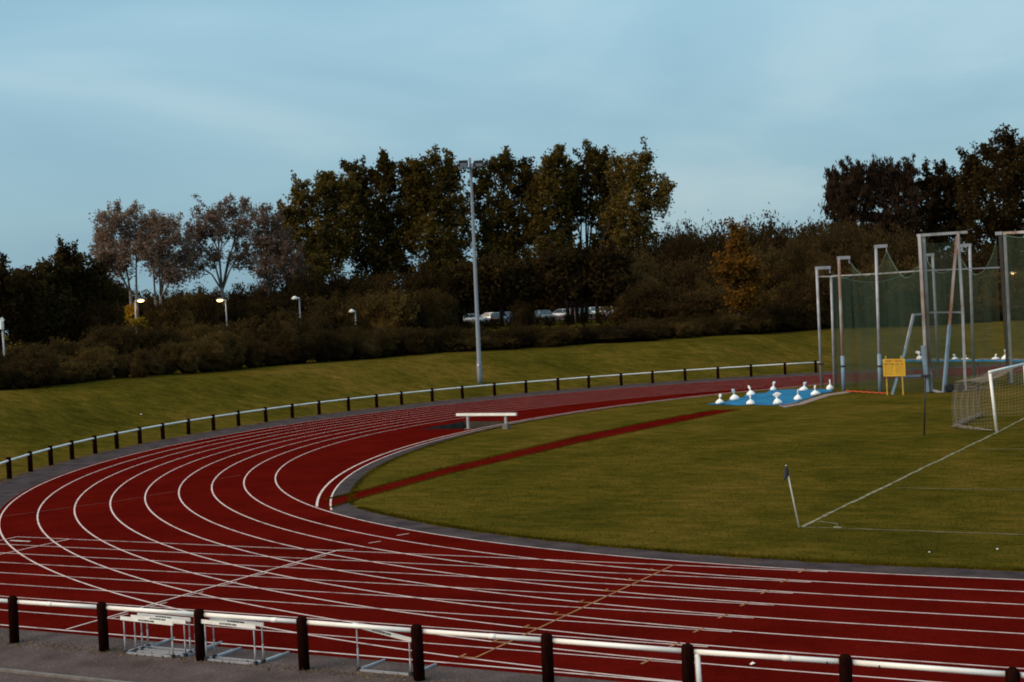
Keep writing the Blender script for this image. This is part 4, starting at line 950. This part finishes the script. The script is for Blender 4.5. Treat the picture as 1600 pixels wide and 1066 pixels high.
band(440, 1020, 40, 146, [(440, 458), (560, 448), (700, 452), (720, 460), (840, 450), (1000, 440)], 'leaf_dark', 'dark bush filling in beneath the tall row of trees', 'bushes beneath the tall trees', 58, skip=CARGAP, dj=4)
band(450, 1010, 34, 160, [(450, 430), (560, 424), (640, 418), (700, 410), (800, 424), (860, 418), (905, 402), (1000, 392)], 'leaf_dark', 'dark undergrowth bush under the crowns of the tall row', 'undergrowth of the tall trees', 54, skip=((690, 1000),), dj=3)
bush(815, 466, 150, 1.5, 'leaf_dark', 'dark bush between the two groups of parked cars', 'bushes beneath the tall trees')
band(832, 975, 22, 163, [(830, 486), (975, 482)], 'sparse', 'thin leafy bush through which the right group of cars shows', 'thin bushes before the cars', 26, dj=3, vj=3)
band(725, 815, 26, 163, [(725, 494), (815, 492)], 'sparse', 'thin leafy bush through which the left group of cars shows', 'thin bushes before the cars', 26, dj=3, vj=3)
bush(556, 492, 130, 2.0, 'leaf_dark', 'dark bush right in front of the small unlit lamp, middle left', 'second row of bushes, middle')
# canopy-height wood behind the parked cars
band(690, 1000, 34, 238, [(690, 405), (800, 420), (880, 398), (905, 388), (940, 392), (1000, 395)], 'leaf_dark', 'dark bushy tree in the far belt behind the parked cars', 'far belt behind the car park', 40, name='bushy_tree', dj=5)
for i, (u, v, ru, rv) in enumerate(((760, 452, 44, 30), (790, 448, 30, 30), (868, 448, 34, 30), (915, 440, 40, 34), (962, 450, 30, 34), (730, 448, 22, 30), (838, 445, 20, 36))):
    pass
tree('low_tree', 'dark spreading tree whose low crown hangs just above the parked cars, left group', 'tree', 812, 520, 157, [(745, 448, 34, 26), (780, 452, 34, 26), (808, 445, 30, 30), (770, 425, 44, 20), (725, 440, 20, 28)], 0, 'leaf_dark', 420, 15000, .36, .55, 'bark', 61, shoot=.4)
tree('low_tree', 'dark spreading tree whose low crown hangs just above the parked cars, right group', 'tree', 980, 520, 157, [(850, 440, 34, 30), (885, 448, 34, 26), (920, 440, 38, 32), (958, 445, 34, 30), (870, 412, 30, 16), (908, 410, 34, 16), (948, 412, 34, 18)], 0, 'leaf_dark', 560, 21000, .36, .55, 'bark', 62, shoot=.4)
band(120, 470, 30, 176, [(120, 440), (170, 428), (215, 448), (230, 455), (260, 440), (300, 450), (330, 452), (360, 455), (400, 440), (470, 430)], 'leaf_dark', 'dark bush standing behind the thin pale trees', 'dark bushes behind the pale trees', 42, dj=4, vj=7)
band(150, 480, 36, 146, [(150, 470), (300, 470), (400, 462), (480, 450)], 'leaf_dark', 'dark bush at the foot of the thin pale trees', 'bushes at the foot of the pale trees', 44, dj=3, vj=8, skip=((205, 232), (330, 362), (455, 480)))
band(255, 330, 36, 143, [(255, 448), (330, 446)], 'leaf_shrub', 'grey brown twiggy bush between the two lit lamps', 'twiggy bushes between the lit lamps', 46, dj=1)
# the hedge wood at right, rounded willow-like masses
band(1015, 1310, 34, 172, [(1000, 362), (1050, 347), (1110, 341), (1150, 343), (1180, 328), (1215, 330), (1240, 352), (1265, 342), (1300, 340)], 'leaf_brown', 'rounded brownish willow in the skyline row between the tall row and the right hand trees', 'skyline willows, right of centre', 66, name='willow_tree', vj=3)
band(1000, 1300, 36, 160, [(1000, 412), (1080, 392), (1160, 395), (1220, 380), (1300, 375)], 'leaf_brown', 'brownish willow in the middle row of the hedge right of the tall trees', 'middle row willows, right of centre', 64, name='willow_tree', vj=8)
band(1000, 1300, 38, 150, [(1000, 450), (1090, 440), (1180, 455), (1300, 430)], 'leaf_shrub', 'dull green bush low in the hedge right of the tall trees', 'low hedge bushes, right of centre', 60, vj=10)
band(1280, 1480, 32, 158, [(1280, 350), (1330, 344), (1390, 348), (1430, 372), (1480, 395)], 'leaf_brown', 'brownish willow in front of the spiky dark trees, behind the cage', 'willows in front of the spiky trees', 62, name='willow_tree', vj=6)
band(1280, 1660, 38, 151, [(1280, 420), (1380, 405), (1480, 420), (1560, 430), (1660, 420)], 'leaf_shrub', 'dull green bush behind the cage, below the willows', 'green bushes behind the cage', 60, vj=10)
band(1400, 1680, 44, 172, [(1400, 390), (1480, 380), (1560, 380), (1680, 380)], 'leaf_dark', 'dark bush under the tallest right hand tree', 'dark bushes under the right hand trees', 64, vj=8)
tree('yellow_shrub', 'bright yellow leaved shrub below the left lit lamp', 'bush', 206, 515, 131.5, [(206, 489, 6, 8), (203, 494, 5, 6)], 0, 'leaf_yellow', 26, 700, .22, .22, 'bark', 71, thick=.04, shoot=.2)
tree('yellow_shrub', 'low yellow shrub top under the foot of the left lit lamp', 'bush', 213, 520, 122, [(212, 505, 10, 3.5), (220, 506, 8, 3)], 0, 'leaf_yellow', 26, 500, .18, .18, 'bark', 72, thick=.04, shoot=.2)
# ------------------------------------------------------------ parked cars beyond the trees
CARC = {'white': (.80, .82, .82), 'silver': (.45, .47, .50), 'blue': (.03, .06, .14), 'red': (.35, .03, .03), 'black': (.02, .02, .025), 'grey': (.16, .17, .18)}
CM = {k: mat(k+'_car_paint', v, .18, v, 1, metal=.1, spec=.8) for k, v in CARC.items()}
M['glass'] = mat('dark_car_glass', (.02, .025, .03), .06, spec=.9); M['tyre'] = mat('tyre_rubber', (.015, .015, .015), .85); M['hl'] = mat('headlight_glass', (.8, .84, .86), .15); M['tl'] = mat('red_tail_lamp', (.4, .02, .02), .3)
def car(u, v, d, ang, colr, label):
    q = P(u, v, d); z = zg(q.x, q.y); c = thing('parked_car', label, 'car', (q.x, q.y, z), 'cars parked beyond the trees'); c.rotation_euler.z = ang
    part = lambda nm, b_, m_, par, sm=False: link(nm, b_.mesh(nm, m_, smooth=sm), par)
    prof = [(-2.1, .35), (-2.12, .62), (-2.0, .86), (-1.55, .93), (-.95, .96), (.9, .95), (1.55, .86), (2.02, .74), (2.12, .55), (2.1, .33)]
    def loft(b, pr, hw, inset):
        n = len(pr); o = len(b.v)
        for s in (-1, -.86, .86, 1):
            for x, zz in pr: b.v.append((x*(1 if abs(s) < .9 else inset), s*hw, zz if abs(s) < .9 else zz-.03))
        for k in range(3):
            for i in range(n): b.f.append((o+k*n+i, o+k*n+(i+1) % n, o+(k+1)*n+(i+1) % n, o+(k+1)*n+i))
        b.f.append(tuple(o+i for i in range(n))[::-1]); b.f.append(tuple(o+3*n+i for i in range(n)))
    b = MB(); loft(b, prof, .86, .985); part('body', b, CM[colr], c, True)
    b = MB(); cab = [(-1.75, .92), (-1.25, 1.40), (-.6, 1.46), (.25, 1.44), (1.05, .93)]
    for s, zz in ((.80, 0), (.62, 1)): pass
    o = 0
    for s in (-1, 1):
        for x, zz in cab: b.v.append((x, s*(.82-(zz-.92)*.36), zz))
    n = 5
    b.f += [tuple(range(n))[::-1], tuple(range(n, 2*n))]+[(i, (i+1) % n, n+(i+1) % n, n+i) for i in range(n)]
    part('window_glass', b, M['glass'], c)
    b = MB(); b.add([(-1.22, -.66, 1.42), (-.6, -.64, 1.475), (.27, -.65, 1.455), (.27, .65, 1.455), (-.6, .64, 1.475), (-1.22, .66, 1.42), (-1.22, -.66, 1.38), (.27, -.65, 1.41), (.27, .65, 1.41), (-1.22, .66, 1.38)], [(0, 1, 4, 5), (1, 2, 3, 4), (0, 6, 7, 2, 1), (3, 8, 9, 5, 4), (2, 7, 8, 3), (5, 9, 6, 0)])
    for s in (-1, 1):
        b.beam((.27, s*.65, 1.43), (1.03, s*.81, .95), .06); b.beam((-1.22, s*.66, 1.40), (-1.73, s*.81, .93), .09); b.beam((-.45, s*.66, 1.43), (-.45, s*.82, .95), .06)
    part('roof', b, CM[colr], c)
    for x in (-1.3, 1.32):
        for s in (-1, 1):
            b = MB(); b.tube([(x, s*.70, .31), (x, s*.88, .31)], .31, 14); w_ = part('wheel', b, M['tyre'], c)
            b = MB(); b.tube([(x, s*.87, .31), (x, s*.895, .31)], .19, 12); link('rim', b.mesh('rim', M['galv']), w_)
    for s in (-1, 1):
        b = MB(); b.box((2.06, s*.62, .66), (.14, .34, .15)); part('headlight', b, M['hl'], c)
        b = MB(); b.box((-2.07, s*.66, .74), (.12, .26, .2)); part('tail_light', b, M['tl'], c)
ba = math.atan2(rX.y, rX.x)
for a in ((740, 489.5, 198, ba+.3, 'silver', 'silver car half hidden right behind the floodlight mast'), (762, 488, 203, ba+2.9, 'white', 'white car just right of the floodlight mast'),
          (780, 491, 192, ba+1.4, 'black', 'black car glinting through leaves, right of the white one'), (796, 487, 212, ba+1.6, 'blue', 'dark blue car at the right end of the left group of cars'),
          (850, 499, 186, ba-1.3, 'grey', 'grey car nose on at the left end of the right group of cars'), (876, 493, 200, ba+2.95, 'silver', 'long silver car seen side on in the right group'),
          (897, 486, 216, ba+.1, 'red', 'red car behind the silver one in the right group'), (912, 491, 205, ba-1.4, 'black', 'black car nose on in the middle of the right group'),
          (930, 490, 208, ba-1.5, 'white', 'white car nose on near the right end of the right group'), (948, 490, 204, ba-1.3, 'silver', 'silver car at the far right end of the right group')):
    car(*a)
cp_ = MB(); A_ = [P(u_, 490, 183) for u_ in range(690, 1000, 20)]; B_ = [P(u_, 490, 232) for u_ in range(690, 1000, 20)]
cp_.strip([(q.x, q.y, zg(q.x, q.y)+.05) for q in A_], [(q.x, q.y, zg(q.x, q.y)+.05) for q in B_]); struct('car_park', cp_, M['tarmac'])
# ------------------------------------------------------------ loose grass edges and fallen leaves
def blades(name, pts, h, m, seed, wdt=.012):
    r = np.random.default_rng(seed); pts = np.array(pts); n = len(pts)
    a = r.random(n)*6.283; hh = h*(.4+.9*r.random(n)); ww = wdt*(.6+.8*r.random(n))
    dx = np.stack([np.cos(a)*ww, np.sin(a)*ww, np.zeros(n)], 1); le = r.normal(size=(n, 3))*h*.35; le[:, 2] = hh
    V = np.stack([pts-dx, pts+dx, pts+le], 1).reshape(-1, 3); me = bpy.data.meshes.new(name)
    me.vertices.add(3*n); me.vertices.foreach_set('co', V.astype(np.float32).ravel()); me.loops.add(3*n); me.loops.foreach_set('vertex_index', np.arange(3*n, dtype=np.int32))
    me.polygons.add(n); me.polygons.foreach_set('loop_start', np.arange(0, 3*n, 3, dtype=np.int32)); me.polygons.foreach_set('loop_total', np.full(n, 3, dtype=np.int32)); me.update(calc_edges=True)
    me.materials.append(m); o = link(name, me); o['kind'] = 'stuff'; return o
M['blade'] = mat('grass_blades', (.080, .060, .004), .9, (.040, .034, .002), .8, 5, spec=0, c3=(.06, .047, .003))
M['deadblade'] = mat('dry_grass', (.22, .15, .085), .9, (.12, .075, .035), 1.5, 5, spec=.1)
gr = random.Random(5); pts = []
for _ in range(16000):                               # ragged turf edge of the infield, near side and inside of the bend
    t = gr.uniform(145.5, 180) if gr.random() < .6 else None
    if t is None: x = gr.uniform(0, 16); D = 35.35-abs(gr.gauss(0, .16))+.06; pts.append((x, -D, .0))
    else: D = 35.35-abs(gr.gauss(0, .16))+.06; x, y = stad(t, D); pts.append((x, y, 0))
for _ in range(9000):
    y = gr.uniform(-28.6, 12); wi = float(np.interp(y, WK[0], WK[1])); pts.append((steep(y, -.40)[0]+wi+abs(gr.gauss(0, .15))-.08, y, 0))
for _ in range(26000):                               # tufts over the nearer infield
    y = gr.uniform(-35.3, -8); x = gr.uniform(-26, 14)
    if math.hypot(min(x, 0), y) < 35.3 and steep(y, -.4)[0]+2.0 < x: pts.append((x, y, 0))
for _ in range(26000):                               # crest of the bank
    t = gr.uniform(10, 140); D = lerp_keys(t, DSK)+13+gr.gauss(0, .8); x, y = stad(t, D); pts.append((x, y, zg(x, y)))
for i in range(len(rwA)-1):
    for _ in range(1500):
        t_ = gr.random(); a_, b_ = (rwA[i], rwA[i+1]); q = a_+(b_-a_)*t_; pts.append((q.x-abs(gr.gauss(0, .10)), q.y+abs(gr.gauss(0, .10)), 0))
        if gr.random() < .5: a_, b_ = (rwB[i], rwB[i+1]); q = a_+(b_-a_)*t_; pts.append((q.x+abs(gr.gauss(0, .05)), q.y-abs(gr.gauss(0, .05)), 0))
blades('grass_tufts', pts, .060, M['blade'], 3, .010)
pts = []
for _ in range(24000):
    t = gr.uniform(30, 150); D = float(np.interp(t, [0, 62, 82, 95, 110, 126, 150], [50.1, 50.1, 49.7, 48.9, 48.6, 48.45, 48.6]))+gr.gauss(0, .16); x, y = stad(t, D); pts.append((x, y, zg(x, y)))
for _ in range(2500):
    x = gr.uniform(-26, 12); pts.append((x, -47.40+gr.gauss(0, .13), .008))
blades('dry_grass', pts, .05, M['deadblade'], 4, .014)
M['litter'] = mat('fallen_leaves', (.36, .27, .20), .8, (.13, .08, .05), 6, 3)
r = np.random.default_rng(6); n = 900
X = r.uniform(-22, 2, n); Y = np.where(r.random(n) < .55, -46.95+r.normal(0, .28, n), r.uniform(-49.1, -46.5, n)); C = np.stack([X, Y, np.full(n, .018)], 1)
me = quads_mesh('leaf_litter', C, .020+.045*r.random(n)**3, M['litter'], 6); vv = np.array([v.co[:] for v in me.vertices]); vv[:, 2] = .012+np.abs(vv[:, 2]-.018)*.3; me.vertices.foreach_set('co', vv.astype(np.float32).ravel()); me.update()
o = link('leaf_litter', me); o['kind'] = 'stuff'
for u, v, s_, lb in ((1176, 1040, .05, 'small white scrap of paper on the red lane in front of the near railing'), (1452, 864.5, .026, 'tiny white scrap on the grass near the pitch corner line'), (1558.5, 860, .03, 'tiny white scrap on the grass at the right, below the pitch line'), (222, 672.5, .07, 'white paper caught beside a far railing post on the grass bank')):
    q = G(u, v); zz = zg(q.x, q.y)
    b = MB(); rr = random.Random(int(u)); b.add([(q.x+s_*math.cos(a), q.y+s_*math.sin(a), zz+.02+rr.random()*s_*.6) for a in (0, 1.1, 2.3, 3.4, 4.6)]+[(q.x, q.y, zz+.02+s_)], [(0, 1, 5), (1, 2, 5), (2, 3, 5), (3, 4, 5), (4, 0, 5)])
    solo('paper_scrap', lb, 'litter', b, M['white'], (q.x, q.y, zz))
